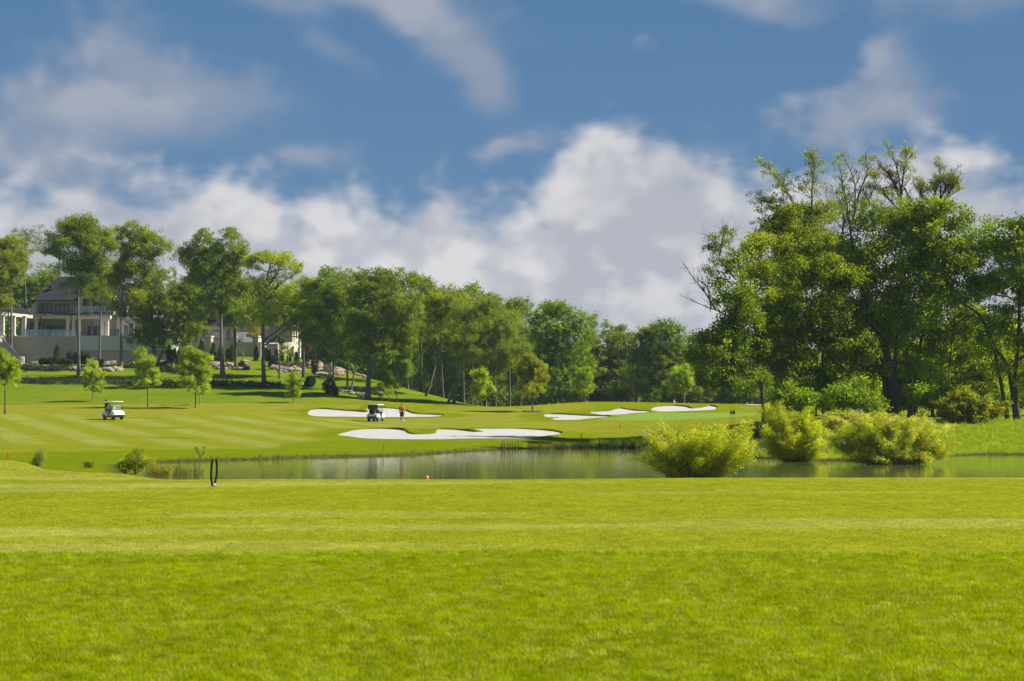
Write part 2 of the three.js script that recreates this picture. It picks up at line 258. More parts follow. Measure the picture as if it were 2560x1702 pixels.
function groundColor(x, z) {
  const d = -z, px = 1280 + F * x / Math.max(d, 6), n = fbm2(x * 0.11, z * 0.11, 4), m = fbm2(x * 0.5 + 40, z * 0.5, 3);
  if (d < 64 && (px > 420 || d < 62)) {
    const edge = 17.2 + 0.5 * noise2(x * 0.4, 2.2);
    let c = mix3(C.rough, C.tee, sstep(edge - 0.9, edge + 0.9, d));
    if (d > 17) c = mix3(c, C.teeWorn, sstep(0.0, 0.22, fbm2(x * 0.07 + 3, z * 0.35, 4)) * 0.8);
    const le = 27.5 + (px - 0) * 0.022;
    if (px < 560 && d > le) c = mix3(c, mix3(mix3(C.rough, C.bank, 0.5), [0.30, 0.315, 0.05], sstep(34, 42, d + 6 * n)), sstep(le, le + 0.8, d) * (1 - sstep(380, 560, px)));
    return mix3(c, C.dry, clamp(m * 0.5, 0, 0.4));
  }
  const y = ground(x, z), h = y;
  let c = mix3(C.fairway, C.dry, sstep(-0.05, 0.35, n) * 0.5);
  // mown stripes
  const q = (x + (d - 100) * 0.46 + 2.0 * noise2(x * 0.02, z * 0.02)) / 5.7, tri = Math.abs(q - Math.floor(q) - 0.5) * 2;
  const inFair = sstep(105, 110, d - (px < 800 ? 0 : (px - 800) * 0.02)) * (1 - sstep(160, 172, d)) * (1 - sstep(900, 1250, px));
  c = mix3(c, C.stripe, sstep(0.35, 0.7, tri) * inFair * (0.85 + n));
  const q2 = d / 5.2 + x * 0.05, t2 = Math.abs(q2 - Math.floor(q2) - 0.5) * 2;
  c = mix3(c, C.stripe, sstep(0.45, 0.6, t2) * 0.5 * sstep(900, 1000, px) * (1 - sstep(1400, 1500, px)) * sstep(140, 150, d) * (1 - sstep(176, 182, d)));
  // rough beside the water
  const s = d < 135 && x > -60 ? signedDistance(pondPts, x, z) : 40;
  const bw = px < 700 ? 12 + n * 3 : px < 1250 ? 15 + n * 4 : 10;
  c = mix3(C.bank, c, sstep(bw - 1.2, bw + 1.2, s));
  // mounds round the bunkers
  let nb = 99; for (const b of bunkers) if (x > b.box[0] - 9 && x < b.box[1] + 9 && z > b.box[2] - 12 && z < b.box[3] + 6) nb = Math.min(nb, signedDistance(b.poly, x, z));
  c = mix3(C.mound, c, sstep(2.2, 3.6 + n * 4, nb));
  if (px > 760 && px < 1120 && d > 181 && d < 200) c = mix3(c, C.mound, 0.8);
  if (px > 1440 && px < 1760 && d > 188 && d < 204) c = mix3(c, C.mound, 0.7 * sstep(1440, 1500, px));
  // putting green
  const gr = ((px - 1700) / 260) ** 2 + ((d - 170) / 11) ** 2;
  c = mix3(C.green, c, sstep(0.85, 1.05, gr));
  // lawn on the hill
  const lawn = sstep(186, 192, d + 8 * n) * (1 - sstep(760, 900, px)) ;
  c = mix3(c, mix3(C.lawn, C.fairway, 0.25 + 0.8 * n), lawn);
  if (px >= 760 && px < 1200 && d > 200) c = mix3(c, mix3(C.lawn, C.fairway, 0.15 + n * 0.5), sstep(200, 204, d));
  if (px < 900 && d > 172 && d < 196) { const q3 = d / 6.5, t3 = Math.abs(q3 - Math.floor(q3) - 0.5) * 2; c = mix3(c, C.dry, sstep(0.4, 0.6, t3) * 0.7 * sstep(172, 176, d) * (1 - sstep(190, 196, d))); }
  if (px > 1880 && d > 88 && d < 175) c = mix3(c, C.wild, sstep(1880, 1990, px) * 0.9);
  if (s < 1.1) c = mix3(C.earth, c, sstep(-0.2, 0.9 + 0.5 * m, s));
  return mix3(c, C.dry, clamp(m * 0.45, 0, 0.3));
}
const detail = noiseTexture(1024, (u, v) => {
  const a = torus(u, v, 1.6), b = torus(u, v, 5, 3), c = torus(u, v, 14, 8), e = torus(u, v, 40, 5), g = torus(u, v, 90, 2);
  const k = 0.85 + 0.10 * a + 0.10 * b + 0.12 * c + 0.14 * e + 0.12 * g; return [k + 0.03 * b, k, k - 0.1 - 0.1 * c];
}, false, 1 / 9);
const turfBump = noiseTexture(1024, (u, v) => { const k = 0.5 + 0.2 * torus(u, v, 12, 1) + 0.28 * torus(u, v, 40, 6) + 0.3 * torus(u, v, 110, 4); return [k, k, k]; }, false, 1 / 4);
const turf = new THREE.MeshPhysicalMaterial({ vertexColors: true, map: detail, bumpMap: turfBump, bumpScale: 0.05, roughness: 1, specularIntensity: 0 });
{
  const nx = gx.length, nz = gz.length, pos = new Float32Array(nx * nz * 3), col = new Float32Array(nx * nz * 3), uv = new Float32Array(nx * nz * 2), idx = [];
  for (let j = 0; j < nz; j++) for (let i = 0; i < nx; i++) {
    const k = j * nx + i, x = gx[i], z = gz[j], c = groundColor(x, z);
    pos.set([x, ground(x, z), z], k * 3); col.set(c, k * 3); uv.set([x, z], k * 2);
    if (i < nx - 1 && j < nz - 1) idx.push(k, k + 1, k + nx, k + 1, k + nx + 1, k + nx);
  }
  const g = new THREE.BufferGeometry(); g.setAttribute('position', new THREE.BufferAttribute(pos, 3)); g.setAttribute('color', new THREE.BufferAttribute(col, 3)); g.setAttribute('uv', new THREE.BufferAttribute(uv, 2)); g.setIndex(idx); g.computeVertexNormals();
  const o = part('ground', g, turf, scene); tag(o, 'rolling mown grass of tee, fairway and hillside lawn', 'grass ground', null, 'structure');
}
// ---------------------------------------------------------------- pond water
{
  const rip = noiseTexture(1024, (u, v) => { const k = 0.5 + 0.28 * torus(u, v, 7, 2) + 0.24 * torus(u, v, 18, 7) + 0.16 * torus(u, v, 45, 3); return [k, k, k]; });
  rip.repeat.set(1 / 5, 1 / 9);
  const water = new THREE.MeshPhysicalMaterial({ color: lin(0.11, 0.13, 0.035), roughness: 0.02, ior: 1.33, bumpMap: rip, bumpScale: 0.0014 });
  const sh = new THREE.Shape(pondPts.map(([x, z]) => new THREE.Vector2(x, -z)));
  const g = new THREE.ShapeGeometry(sh); g.rotateX(-Math.PI / 2);
  const s2 = 1.02, p = g.attributes.position, uv = g.attributes.uv; let cx = 0, cz = 0; for (let i = 0; i < p.count; i++) { cx += p.getX(i) / p.count; cz += p.getZ(i) / p.count; }
  for (let i = 0; i < p.count; i++) { p.setX(i, cx + (p.getX(i) - cx) * s2); p.setZ(i, cz + (p.getZ(i) - cz) * s2); uv.setXY(i, p.getX(i), p.getZ(i)); }
  const o = part('water', g, water, scene); o.position.y = WATER; tag(o, 'calm green pond mirroring the bank and trees behind the tee', 'pond', null, 'structure');
}
// ---------------------------------------------------------------- bunkers: sand and overhanging turf lip
{
  const sandBump = noiseTexture(512, (u, v) => { const k = 0.5 + 0.25 * torus(u, v, 10, 1) + 0.2 * torus(u, v, 30, 6) + 0.25 * torus(u, v, 80, 4); return [k, k, k]; }, false, 1 / 2.5);
  const sandMap = noiseTexture(512, (u, v) => { const k = 0.9 + 0.10 * torus(u, v, 4, 1) + 0.10 * torus(u, v, 22, 6) + 0.06 * torus(u, v, 70, 4); return [k, k * 0.985, k * 0.97]; }, false, 1 / 6);
  const sand = new THREE.MeshStandardMaterial({ color: lin(0.51, 0.50, 0.485), map: sandMap, bumpMap: sandBump, bumpScale: 0.07, roughness: 1 });
  for (const b of bunkers) {
    const root = thing('sand_bunker', b.label, 'bunker', V(0, 0, 0), 0, 'white sand bunkers round the green and fairway', 'structure');
    // sand: rows across the outline
    const inner = [], zs = []; const [x0, x1, z0, z1] = b.box;
    const shp = new THREE.Shape(b.poly.map(([x, z]) => new THREE.Vector2(x, -z)));
    // triangulate the outline together with inner points by clipping a fine grid: cells wholly inside, then a stitched rim
    const m = new MB(), step = 0.5, Y = (x, z) => ground(x, z) + 0.035;
    const loop = b.poly, n = loop.length, rings = [0, 0.25, 0.7, 1.3, 2.2];
    const tri = THREE.ShapeUtils.triangulateShape(loop.map(([x, z]) => new THREE.Vector2(x, -z)), []);
    // subdivide triangles until their edges are short
    const stack = tri.map((t) => t.map((k) => loop[k])); let guard = 0;
    const P = [], I = [], key = new Map(); const vid = (p) => { const s = p[0].toFixed(3) + ',' + p[1].toFixed(3); if (!key.has(s)) { key.set(s, P.length / 3); P.push(p[0], Y(p[0], p[1]), p[1]); } return key.get(s); };
    while (stack.length && guard++ < 60000) {
      const [a, c, e] = stack.pop(), L = [Math.hypot(a[0] - c[0], a[1] - c[1]), Math.hypot(c[0] - e[0], c[1] - e[1]), Math.hypot(e[0] - a[0], e[1] - a[1])], k = L.indexOf(Math.max(...L));
      if (L[k] > 0.75) { const t = [a, c, e], p = t[k], q = t[(k + 1) % 3], r = t[(k + 2) % 3], mid = [(p[0] + q[0]) / 2, (p[1] + q[1]) / 2]; stack.push([p, mid, r], [mid, q, r]); } else I.push(vid(a), vid(c), vid(e));
    }
    const g = new THREE.BufferGeometry(); g.setAttribute('position', new THREE.Float32BufferAttribute(P, 3)); g.setAttribute('uv', new THREE.Float32BufferAttribute(P.flatMap((v, i) => i % 3 === 0 ? [P[i], P[i + 2]] : []), 2)); g.setIndex(I); g.computeVertexNormals();
    if (g.attributes.normal.getY(0) < 0) { for (let i = 0; i < I.length; i += 3) [I[i], I[i + 1]] = [I[i + 1], I[i]]; g.setIndex(I); g.computeVertexNormals(); }
    part('sand', g, sand, root);
    // turf lip: a low rounded ridge along the rim, taller on the far side
    const lip = { p: [], c: [], u: [], i: [] }, area = loop.reduce((s, p, i) => { const q = loop[(i + 1) % n]; return s + p[0] * q[1] - q[0] * p[1]; }, 0), dirn = Math.sign(area);
    const prof = [[-0.10, -0.05], [-0.06, 0.75], [0.05, 1.0], [0.45, 0.85], [1.3, 0.0]];
    for (let i = 0; i <= n; i++) {
      const a = loop[(i + n - 1) % n], c = loop[(i + 1) % n], p = loop[i % n]; let tx = c[0] - a[0], tz = c[1] - a[1]; const L = Math.hypot(tx, tz) || 1; tx /= L; tz /= L;
      const ox = tz * dirn, oz = -tx * dirn;                       // outward
      const back = clamp(-oz * 0.9 + 0.25 + Math.max(0, ox) * 0.5, 0, 1), hh = (0.02 + 0.17 * back) * (1 + 0.5 * noise2(p[0] * 0.6, p[1] * 0.6));
      for (const [o, hgt] of prof) { const X = p[0] + ox * o, Z = p[1] + oz * o; const base = ground(p[0], p[1]); lip.p.push(X, (o > 1 ? ground(X, Z) - 0.03 : o >= 0.4 ? Math.max(base, ground(X, Z)) + hh * hgt : base + hh * hgt), Z); const cc = hgt < 0 ? C.earth : C.mound; lip.c.push(...cc); lip.u.push(X, Z); }
      if (i < n) for (let k = 0; k < prof.length - 1; k++) { const q = i * prof.length + k, w = prof.length; lip.i.push(q, q + 1, q + w, q + 1, q + w + 1, q + w); }
    }
    const lg = new THREE.BufferGeometry(); lg.setAttribute('position', new THREE.Float32BufferAttribute(lip.p, 3)); lg.setAttribute('color', new THREE.Float32BufferAttribute(lip.c, 3)); lg.setAttribute('uv', new THREE.Float32BufferAttribute(lip.u, 2));
    if (dirn < 0) for (let i = 0; i < lip.i.length; i += 3) [lip.i[i], lip.i[i + 1]] = [lip.i[i + 1], lip.i[i]];
    lg.setIndex(lip.i); lg.computeVertexNormals(); part('turf_lip', lg, turf, root);
  }
}

// ---------------------------------------------------------------- trees and shrubs
const barkTex = noiseTexture(256, (u, v) => { const a = noise3(u * 40, v * 6, 1), b = noise3(u * 12, v * 14, 5), k = 0.72 + 0.22 * a + 0.2 * b; return [k, k * 0.97, k * 0.92]; });
const bark = new THREE.MeshStandardMaterial({ color: lin(0.16, 0.155, 0.15), map: barkTex, roughness: 1 });
const barkPale = new THREE.MeshStandardMaterial({ color: lin(0.36, 0.33, 0.28), map: barkTex, roughness: 1 });
const barkDark = new THREE.MeshStandardMaterial({ color: lin(0.105, 0.09, 0.072), map: barkTex, roughness: 1 });
const leafMat = new THREE.MeshPhysicalMaterial({ color: 0xffffff, roughness: 0.92, transmission: 0.66, thickness: 0, specularIntensity: 0.2, side: THREE.DoubleSide });
function leafCluster(n, R, len, wid, seed, droop = 0) {             // a spray of n small folded leaves within radius R
  const r = rng(seed), m = new MB(), d = V(0, 0, 0), s = V(0, 0, 0), u = V(0, 0, 0);
  for (let k = 0; k < n; k++) {
    d.set(r() * 2 - 1, r() * 2 - 1, r() * 2 - 1).normalize(); const rad = R * Math.pow(r(), 0.5), c = V(d.x * rad, d.y * rad * 0.8, d.z * rad);
    u.set(r() * 2 - 1, r() * 1.5 - 0.6 - droop * 2, r() * 2 - 1).normalize(); s.set(r() * 2 - 1, r() * 2 - 1, r() * 2 - 1).cross(u).normalize();
    const L = len * (0.7 + 0.6 * r()), w = wid * (0.7 + 0.6 * r()), f = V(0, 0, 0).crossVectors(u, s).multiplyScalar(w * 0.35);
    const a = c.clone(), b = c.clone().addScaledVector(u, L * 0.5).addScaledVector(s, w).add(f), e = c.clone().addScaledVector(u, L), g = c.clone().addScaledVector(u, L * 0.5).addScaledVector(s, -w).add(f);
    m.tri(a, b, e); m.tri(a, e, g);
  }
  return m.geo();
}
const LEAF = { broad: leafCluster(26, 0.48, 0.19, 0.072, 11), far: leafCluster(24, 0.52, 0.27, 0.10, 12), fine: leafCluster(34, 0.36, 0.15, 0.05, 13), willow: leafCluster(30, 0.21, 0.10, 0.0135, 14), frond: leafCluster(40, 0.5, 0.26, 0.03, 15, 0.5), small: leafCluster(26, 0.2, 0.10, 0.036, 16), conifer: leafCluster(30, 0.22, 0.16, 0.02, 17) };
// leaf colours (reflectance)
const grassMat = new THREE.MeshPhysicalMaterial({ color: 0xffffff, roughness: 1, transmission: 0.5, thickness: 0, specularIntensity: 0, side: THREE.DoubleSide });
const G = { oak: [0.25, 0.33, 0.006], oakY: [0.30, 0.36, 0.007], dark: [0.23, 0.32, 0.007], mid: [0.255, 0.345, 0.005], bright: [0.28, 0.40, 0.006], young: [0.42, 0.53, 0.004], yell: [0.42, 0.49, 0.006], willow: [0.56, 0.60, 0.016], pale: [0.29, 0.35, 0.03], gold: [0.42, 0.36, 0.02], rust: [0.20, 0.17, 0.02], ever: [0.028, 0.055, 0.016], red: [0.045, 0.018, 0.016] };
const PX = (d) => d / F;                                            // metres per photograph pixel at depth d
const M4 = new THREE.Matrix4(), Q4 = new THREE.Quaternion(), E4 = new THREE.Euler();
function crownMesh(name, list, geo, parent, mat = leafMat) {        // list of [x, y, z, scale, color, squash]
  const im = new THREE.InstancedMesh(geo, mat, list.length); im.name = name; im.userData.kind = 'stuff'; im.castShadow = im.receiveShadow = true; const c = new THREE.Color(); let s = 1 + list.length;
  const r = rng(s * 7919);
  list.forEach((e, i) => { E4.set(r() * 0.9 - 0.45, r() * 6.283, r() * 0.9 - 0.45); Q4.setFromEuler(E4); M4.compose(V(e[0], e[1], e[2]), Q4, V(e[3], e[3] * (e[5] ?? 1), e[3])); im.setMatrixAt(i, M4); im.setColorAt(i, c.setRGB(...e[4])); });
  parent.add(im); return im;
}
let leafTotal = 0;
/* spec: d depth; base [px] or [px, py]; trunk: list of stems, each a list of [px, py]; w: trunk width in px; blobs: [cx, cy, rx, ry, fill] in px;
   color; leaf geometry; clump radius in m; per: sprays in a clump; twig: bare extra limbs [[px,py],...] */
function tree(name, label, category, group, o) {
  const r = rng(o.seed ?? Math.round(o.base[0] * 13 + (o.blobs[0]?.[1] ?? 0) * 7));
  const d = o.d ?? hit(o.base[0], o.base[1], 90, 300), s = PX(d);
  const root0 = onGround(o.base[0], d), root = thing(name, label, category, root0, 0, group);
  const loc = (px, py, dz = 0) => at(px, py, d + dz).sub(root0).add(V(0, 0, 0));
  const leafGeo = LEAF[o.leaf ?? 'broad'], clump = o.clump ?? 1.15, per = o.per ?? 19, col = o.color, va = o.vary ?? 0.22;
  const trunk = new MB(), joints = [];
  (o.trunk ?? []).forEach((line, li) => {
    const pts = line.map(([px, py], k) => (k === 0 ? V((px - o.base[0]) * s, -0.15, 0) : loc(px, py, (r() - 0.5) * 1.2 * (k > 1 ? 1 : 0.3)))), n = pts.length;
    const sm = new THREE.CatmullRomCurve3(pts, false, 'centripetal').getPoints(4 * (n - 1)), w0 = (o.w ?? 8) * 0.8 * s / 2 * (li ? (o.w2 ?? 0.75) : 1), tip = o.tip ?? 0.3;
    const rad = sm.map((p, k) => { const t = k / (sm.length - 1); return w0 * (lerp(1, tip, t) + 0.55 * Math.pow(1 - t, 14)); });
    trunk.tube(sm, rad, 9);
    sm.forEach((p, k) => { const t = k / (sm.length - 1); if (t > (o.first ?? 0.42)) joints.push([p, rad[k]]); });
  });
  const list = [];
  const spray = (c, rad, n, tone, sc = 1) => { for (let k = 0; k < n; k++) { const a = r() * 6.283, u = r() * 2 - 1, q = Math.sqrt(1 - u * u), R = rad * Math.pow(r(), 0.45); const f = 1 + (r() - 0.5) * 0.75; list.push([c.x + Math.cos(a) * q * R, c.y + u * R * 0.66 + rad * 0.08, c.z + Math.sin(a) * q * R, sc * (o.size ?? 1) * (0.75 + 0.5 * r()), [tone[0] * f, tone[1] * f, tone[2] * f]]); } };
  for (const [cx, cy, rx, ry, fill = 1] of o.blobs) {
    const C0 = loc(cx, cy, (r() - 0.5) * rx * s * 0.9), RX = rx * s * (o.swell ?? 1.12), RY = ry * s * (o.swell ?? 1.12), RZ = RX * 0.85;
    let limb = null;
    if (joints.length) {                                             // a limb from the trunk to this part of the crown
      let best = null, bd = 1e9; for (const j of joints) { const dd = j[0].distanceTo(C0) + Math.max(0, j[0].y - C0.y + 0.4 * RY) * 2.5; if (dd < bd) { bd = dd; best = j; } }
      const from = best[0], to = C0.clone().add(V(0, -RY * 0.2, 0)), mid = from.clone().lerp(to, 0.5).add(V((r() - 0.5) * 0.5, 0.12 * from.distanceTo(to), (r() - 0.5) * 0.5)), r0 = Math.min(best[1] * 0.72, 0.05 + 0.035 * from.distanceTo(to));
      limb = new THREE.QuadraticBezierCurve3(from, mid, to).getPoints(5); trunk.tube(limb, limb.map((_, k) => lerp(r0, r0 * 0.4, k / 5)), 6); limb = { pts: limb, r: r0 };
    }
    const thin = fill < 0.6, cr = thin ? 0.38 : Math.min(clump, RX * 0.7, RY * 1.0), n = thin ? clamp(Math.round(RX * RY * RZ * 9 * fill * (o.thinner ?? 1)) + 5, 5, 110) : Math.max(3, Math.round((RX * RY * RZ) / (cr * cr * cr * 0.72) * 0.9 * (o.dense ?? 1)));
    if (!thin) { const nu = Math.round(RX * RY * RZ * 4.2 * (o.loose ?? 1.0) * fill / Math.pow(o.unit ?? 1, 3)); for (let k = 0; k < nu; k++) { const a = r() * 6.283, u = r() * 2 - 1, q = Math.sqrt(1 - u * u), R = Math.pow(r(), 0.37) * 1.06, f = 1 + (r() - 0.5) * 0.7; list.push([C0.x + Math.cos(a) * q * R * RX, C0.y + u * R * RY, C0.z + Math.sin(a) * q * R * RZ, (o.size ?? 1) * (0.6 + 0.5 * r()), [col[0] * f, col[1] * f, col[2] * f]]); } }
    for (let k = 0; k < n; k++) {
      const a = r() * 6.283, u = r() * 1.75 - 0.75, uu = Math.min(1, u), q = Math.sqrt(Math.max(0, 1 - uu * uu)), R = Math.pow(r(), 0.42) * 0.95;
      const c = V(C0.x + Math.cos(a) * q * R * RX, C0.y + uu * R * RY, C0.z + Math.sin(a) * q * R * RZ);
      const t = 1 + (r() - 0.5) * va * 1.6, warm = 1 + (r() - 0.45) * va * 0.6, tone = [col[0] * t * warm, col[1] * t, col[2] * t];
      const crr = cr * (0.65 + 0.6 * r());
      spray(c, crr, thin ? 1 + Math.floor(r() * 2.5) : Math.max(2, Math.round(per * fill * (crr / clump) ** 2)), tone, thin ? 0.62 : 1);
      if (limb && (thin ? 0.5 : o.twigs ?? 0.8) > r()) {
        const f = limb.pts[2 + Math.floor(r() * 4)], mid = f.clone().lerp(c, 0.55).add(V(0, 0.1 * f.distanceTo(c), 0)); trunk.tube([f, mid, c], [limb.r * 0.36, limb.r * 0.22, limb.r * 0.08], 4);
        if (fill < 0.7) for (let w = 0; w < 3; w++) { const e = c.clone().add(V((r() - 0.5) * 1.6, 0.3 + r() * 1.0, (r() - 0.5) * 1.6)); trunk.tube([mid, c.clone().lerp(mid, 0.4), e], [limb.r * 0.16, limb.r * 0.1, 0.008], 3); }
      }
    }
  }
  for (const line of o.bare ?? []) {                                  // bare limbs with side twigs and a few leaves
    const pts = new THREE.CatmullRomCurve3(line.map(([px, py], k) => loc(px, py, (r() - 0.5) * 0.8)), false, 'centripetal').getPoints(10), w0 = (o.bareW ?? 5) * s / 2;
    trunk.tube(pts, pts.map((_, k) => lerp(w0, w0 * 0.15, k / 10)), 5);
    for (let k = 2; k <= 10; k++) for (let w = 0; w < (o.bareN ?? 2); w++) {
      const p = pts[k], q = pts[k - 1], dir = p.clone().sub(q).normalize(), side = V(r() * 2 - 1, r() * 0.8, r() * 2 - 1).normalize(), L = (0.7 + 1.9 * r() * r()) * (1 - k / 16), e = p.clone().addScaledVector(dir, L * 0.7).addScaledVector(side, L * 0.6), mm = p.clone().lerp(e, 0.5).addScaledVector(side, L * 0.12);
      const rr = w0 * lerp(0.4, 0.14, k / 10); trunk.tube([p, mm, e], [rr, rr * 0.7, 0.008], 4);
      for (let g = 0; g < 2; g++) { const e2 = mm.clone().add(V((r() - 0.5) * L, r() * L * 0.6, (r() - 0.5) * L)); trunk.tube([mm, e2], [rr * 0.5, 0.006], 3); if (r() < (o.bareLeaf ?? 0.5) * 0.55) spray(e2, 0.22, 1, col, 0.55); }
      if (r() < (o.bareLeaf ?? 0.5)) spray(e, 0.3, 2, col, 0.6);
    }
  }
  if (trunk.p.length) trunk.build(o.stemName ?? 'trunk', o.bark ?? bark, root);
  if (list.length) { crownMesh(o.crownName ?? 'crown', list, leafGeo, root); leafTotal += list.length; }
  return root;
}

// ---------------------------------------------------------------- trees round the mansion on the hill (left)
const HILL = 'tall trees on the hillside lawn', WOOD = 'trees of the wood behind the fairway', RIGHT = 'big trees on the right bank of the pond', SAP = 'young lollipop trees along the fairway';
tree('tall_tree', 'yellow-green tall tree at the far left edge in front of the columned porch', 'tree', HILL, { d: 238, base: [26, 890], w: 9, color: G.oakY, leaf: 'broad', trunk: [[[26, 890], [27, 800], [26, 720], [30, 650]], [[16, 892], [18, 820], [22, 740]]], blobs: [[14, 676, 46, 60], [-30, 710, 50, 80], [36, 630, 40, 38], [0, 752, 42, 30], [-20, 640, 45, 45]] });
tree('tall_tree', 'thin see-through tree left of the mansion roof', 'tree', HILL, { d: 250, base: [62, 880], w: 6, color: G.oak, trunk: [[[62, 880], [62, 720], [55, 640], [50, 590]]], blobs: [[66, 606, 38, 36, 0.4], [92, 620, 26, 36, 0.35], [42, 600, 30, 30, 0.4], [98, 578, 18, 16, 0.3]] });
tree('tall_tree', 'tallest dark oak before the mansion, crown over its slate roof', 'tree', HILL, { base: [196, 938], w: 11, color: G.oak, trunk: [[[196, 938], [195, 860], [194, 780], [196, 700], [200, 620]]], first: 0.55, blobs: [[190, 572, 50, 32], [228, 580, 40, 30], [150, 600, 36, 34], [245, 612, 40, 42], [200, 620, 55, 42, 0.85], [140, 640, 30, 24, 0.7], [178, 662, 44, 30, 0.7], [215, 680, 50, 40, 0.85], [258, 655, 26, 34, 0.8], [188, 722, 34, 28, 0.7]] });
tree('tall_tree', 'slim dark trunk just right of the tallest oak, before the terrace wall', 'tree', HILL, { base: [230, 903], w: 8, color: G.mid, trunk: [[[230, 903], [229, 830], [226, 760], [222, 700]]], first: 0.6, blobs: [[235, 728, 34, 30, 0.8], [258, 700, 30, 34, 0.8]] });
tree('tall_tree', 'slim tree second right of the tallest oak, crown light and narrow', 'tree', HILL, { base: [247, 910], w: 7, color: G.mid, trunk: [[[247, 910], [249, 830], [252, 760], [262, 690], [268, 650]]], first: 0.6, blobs: [[262, 745, 26, 28, 0.7], [275, 700, 26, 30, 0.7], [272, 660, 22, 22, 0.6]] });
tree('tall_tree', 'wide olive-topped tree over the right end of the mansion', 'tree', HILL, { base: [301, 922], w: 10, color: G.oakY, trunk: [[[301, 922], [302, 840], [303, 760], [308, 690]]], first: 0.5, blobs: [[335, 585, 44, 24, 0.8], [380, 600, 36, 26, 0.9], [310, 618, 36, 34], [352, 625, 40, 34], [404, 626, 24, 24], [340, 672, 52, 38], [298, 700, 36, 34], [330, 740, 40, 40], [295, 770, 24, 30, 0.8]] });
tree('tall_tree', 'low spreading light green tree with branches sweeping the pool wall', 'tree', HILL, { d: 235, base: [384, 900], w: 11, color: G.mid, leaf: 'fine', trunk: [[[384, 886], [382, 840], [378, 780], [372, 720]], [[388, 886], [420, 850], [452, 826]]], first: 0.3, bare: [[[384, 868], [352, 848], [325, 815], [308, 800]]], bareLeaf: 0.2, blobs: [[400, 712, 56, 36], [372, 752, 40, 44], [440, 760, 60, 46], [470, 725, 40, 40], [425, 815, 66, 38], [482, 812, 36, 40], [370, 830, 36, 30], [500, 770, 24, 36], [350, 790, 30, 40], [395, 850, 40, 22], [440, 850, 40, 24], [345, 845, 28, 30], [470, 848, 28, 24]] });
tree('tall_tree', 'dark-crowned tall tree with one straight grey trunk left of the flat-topped tree', 'tree', HILL, { base: [556, 940], w: 13, color: G.oak, trunk: [[[556, 940], [553, 870], [552, 790], [553, 700], [540, 620]]], first: 0.45, blobs: [[520, 598, 32, 20], [578, 600, 34, 20], [510, 626, 44, 34], [572, 640, 44, 38], [472, 645, 30, 28, 0.9], [540, 670, 60, 36, 0.8], [608, 640, 26, 30], [450, 640, 22, 18, 0.7], [508, 716, 46, 36, 0.85], [580, 715, 48, 40], [528, 775, 44, 32], [478, 690, 28, 26, 0.7]] });
tree('tall_tree', 'smaller dark tree behind, its trunk between the two straight grey trunks', 'tree', HILL, { base: [588, 921], w: 8, color: G.mid, bark: barkDark, trunk: [[[588, 921], [588, 850], [586, 800], [590, 760]], [[588, 880], [584, 830], [576, 800]]], first: 0.5, blobs: [[600, 775, 42, 34], [565, 790, 30, 30], [622, 800, 30, 24, 0.8], [580, 812, 34, 18, 0.7]] });
tree('tall_tree', 'flat-topped umbrella tree with open dark branches, centre of the hill', 'tree', HILL, { base: [660, 962], w: 13, color: G.yell, bark: bark, trunk: [[[660, 962], [657, 890], [657, 810], [660, 750], [668, 690], [676, 660]]], first: 0.5, bare: [[[660, 760], [695, 715], [735, 685], [752, 665]], [[660, 770], [640, 720], [622, 690]], [[660, 850], [700, 822], [735, 795], [770, 770]], [[660, 862], [695, 840], [725, 815]], [[665, 720], [690, 690], [705, 660]]], bareLeaf: 0.35, bareW: 5, blobs: [[680, 644, 46, 13], [640, 650, 30, 14], [714, 652, 28, 14], [735, 672, 24, 16, 0.7], [622, 668, 20, 16, 0.7], [692, 690, 50, 24, 0.35], [650, 715, 40, 26, 0.5], [705, 735, 40, 24, 0.8], [660, 772, 34, 26, 0.9], [690, 785, 40, 30, 0.8], [740, 760, 30, 28], [630, 800, 34, 24, 0.7]] });
tree('tall_tree', 'yellow-green tree with an ivy-lit dark trunk right of the umbrella tree', 'tree', HILL, { base: [758, 944], w: 9, color: G.oakY, bark: barkDark, trunk: [[[758, 944], [758, 880], [756, 820], [764, 760]]], blobs: [[725, 835, 30, 26, 0.7], [700, 800, 34, 26, 0.8], [772, 722, 40, 26], [742, 752, 34, 32], [795, 752, 36, 34], [768, 790, 46, 34], [740, 800, 28, 24], [800, 800, 26, 26]] });
tree('thin_tree', 'thin dark sapling between the umbrella tree and the ivy trunk', 'tree', HILL, { base: [697, 945], w: 5, color: G.mid, bark: barkDark, trunk: [[[697, 945], [699, 890], [698, 830]]], first: 0.5, blobs: [[700, 850, 22, 34, 0.5], [712, 880, 16, 24, 0.4], [690, 815, 18, 20, 0.5]], clump: 0.6 });
tree('thin_tree', 'thin pale sapling with lacy leaves before the garage wall', 'tree', HILL, { d: 236, base: [606, 916], w: 3, color: G.pale, trunk: [[[606, 916], [605, 860], [606, 822]]], first: 0.3, blobs: [[606, 880, 12, 22, 0.5], [604, 845, 9, 18, 0.4]], clump: 0.5, leaf: 'small' });
tree('thin_tree', 'thin sapling with sparse leaves left of the ivy trunk, before the stone tower', 'tree', HILL, { d: 232, base: [720, 925], w: 3, color: G.pale, trunk: [[[720, 925], [719, 870], [718, 820]]], first: 0.3, blobs: [[712, 880, 16, 16, 0.6], [722, 850, 14, 22, 0.5]], clump: 0.5, leaf: 'small' });
tree('tall_tree', 'dark leafy tree with a thin trunk standing behind the dark red bush', 'tree', HILL, { base: [832, 972], w: 7, color: G.dark, bark: barkDark, trunk: [[[832, 972], [833, 900], [830, 840], [825, 760]]], blobs: [[822, 712, 42, 34], [802, 752, 40, 40], [842, 760, 36, 40], [815, 808, 46, 40], [790, 850, 36, 30], [835, 850, 34, 28]] });
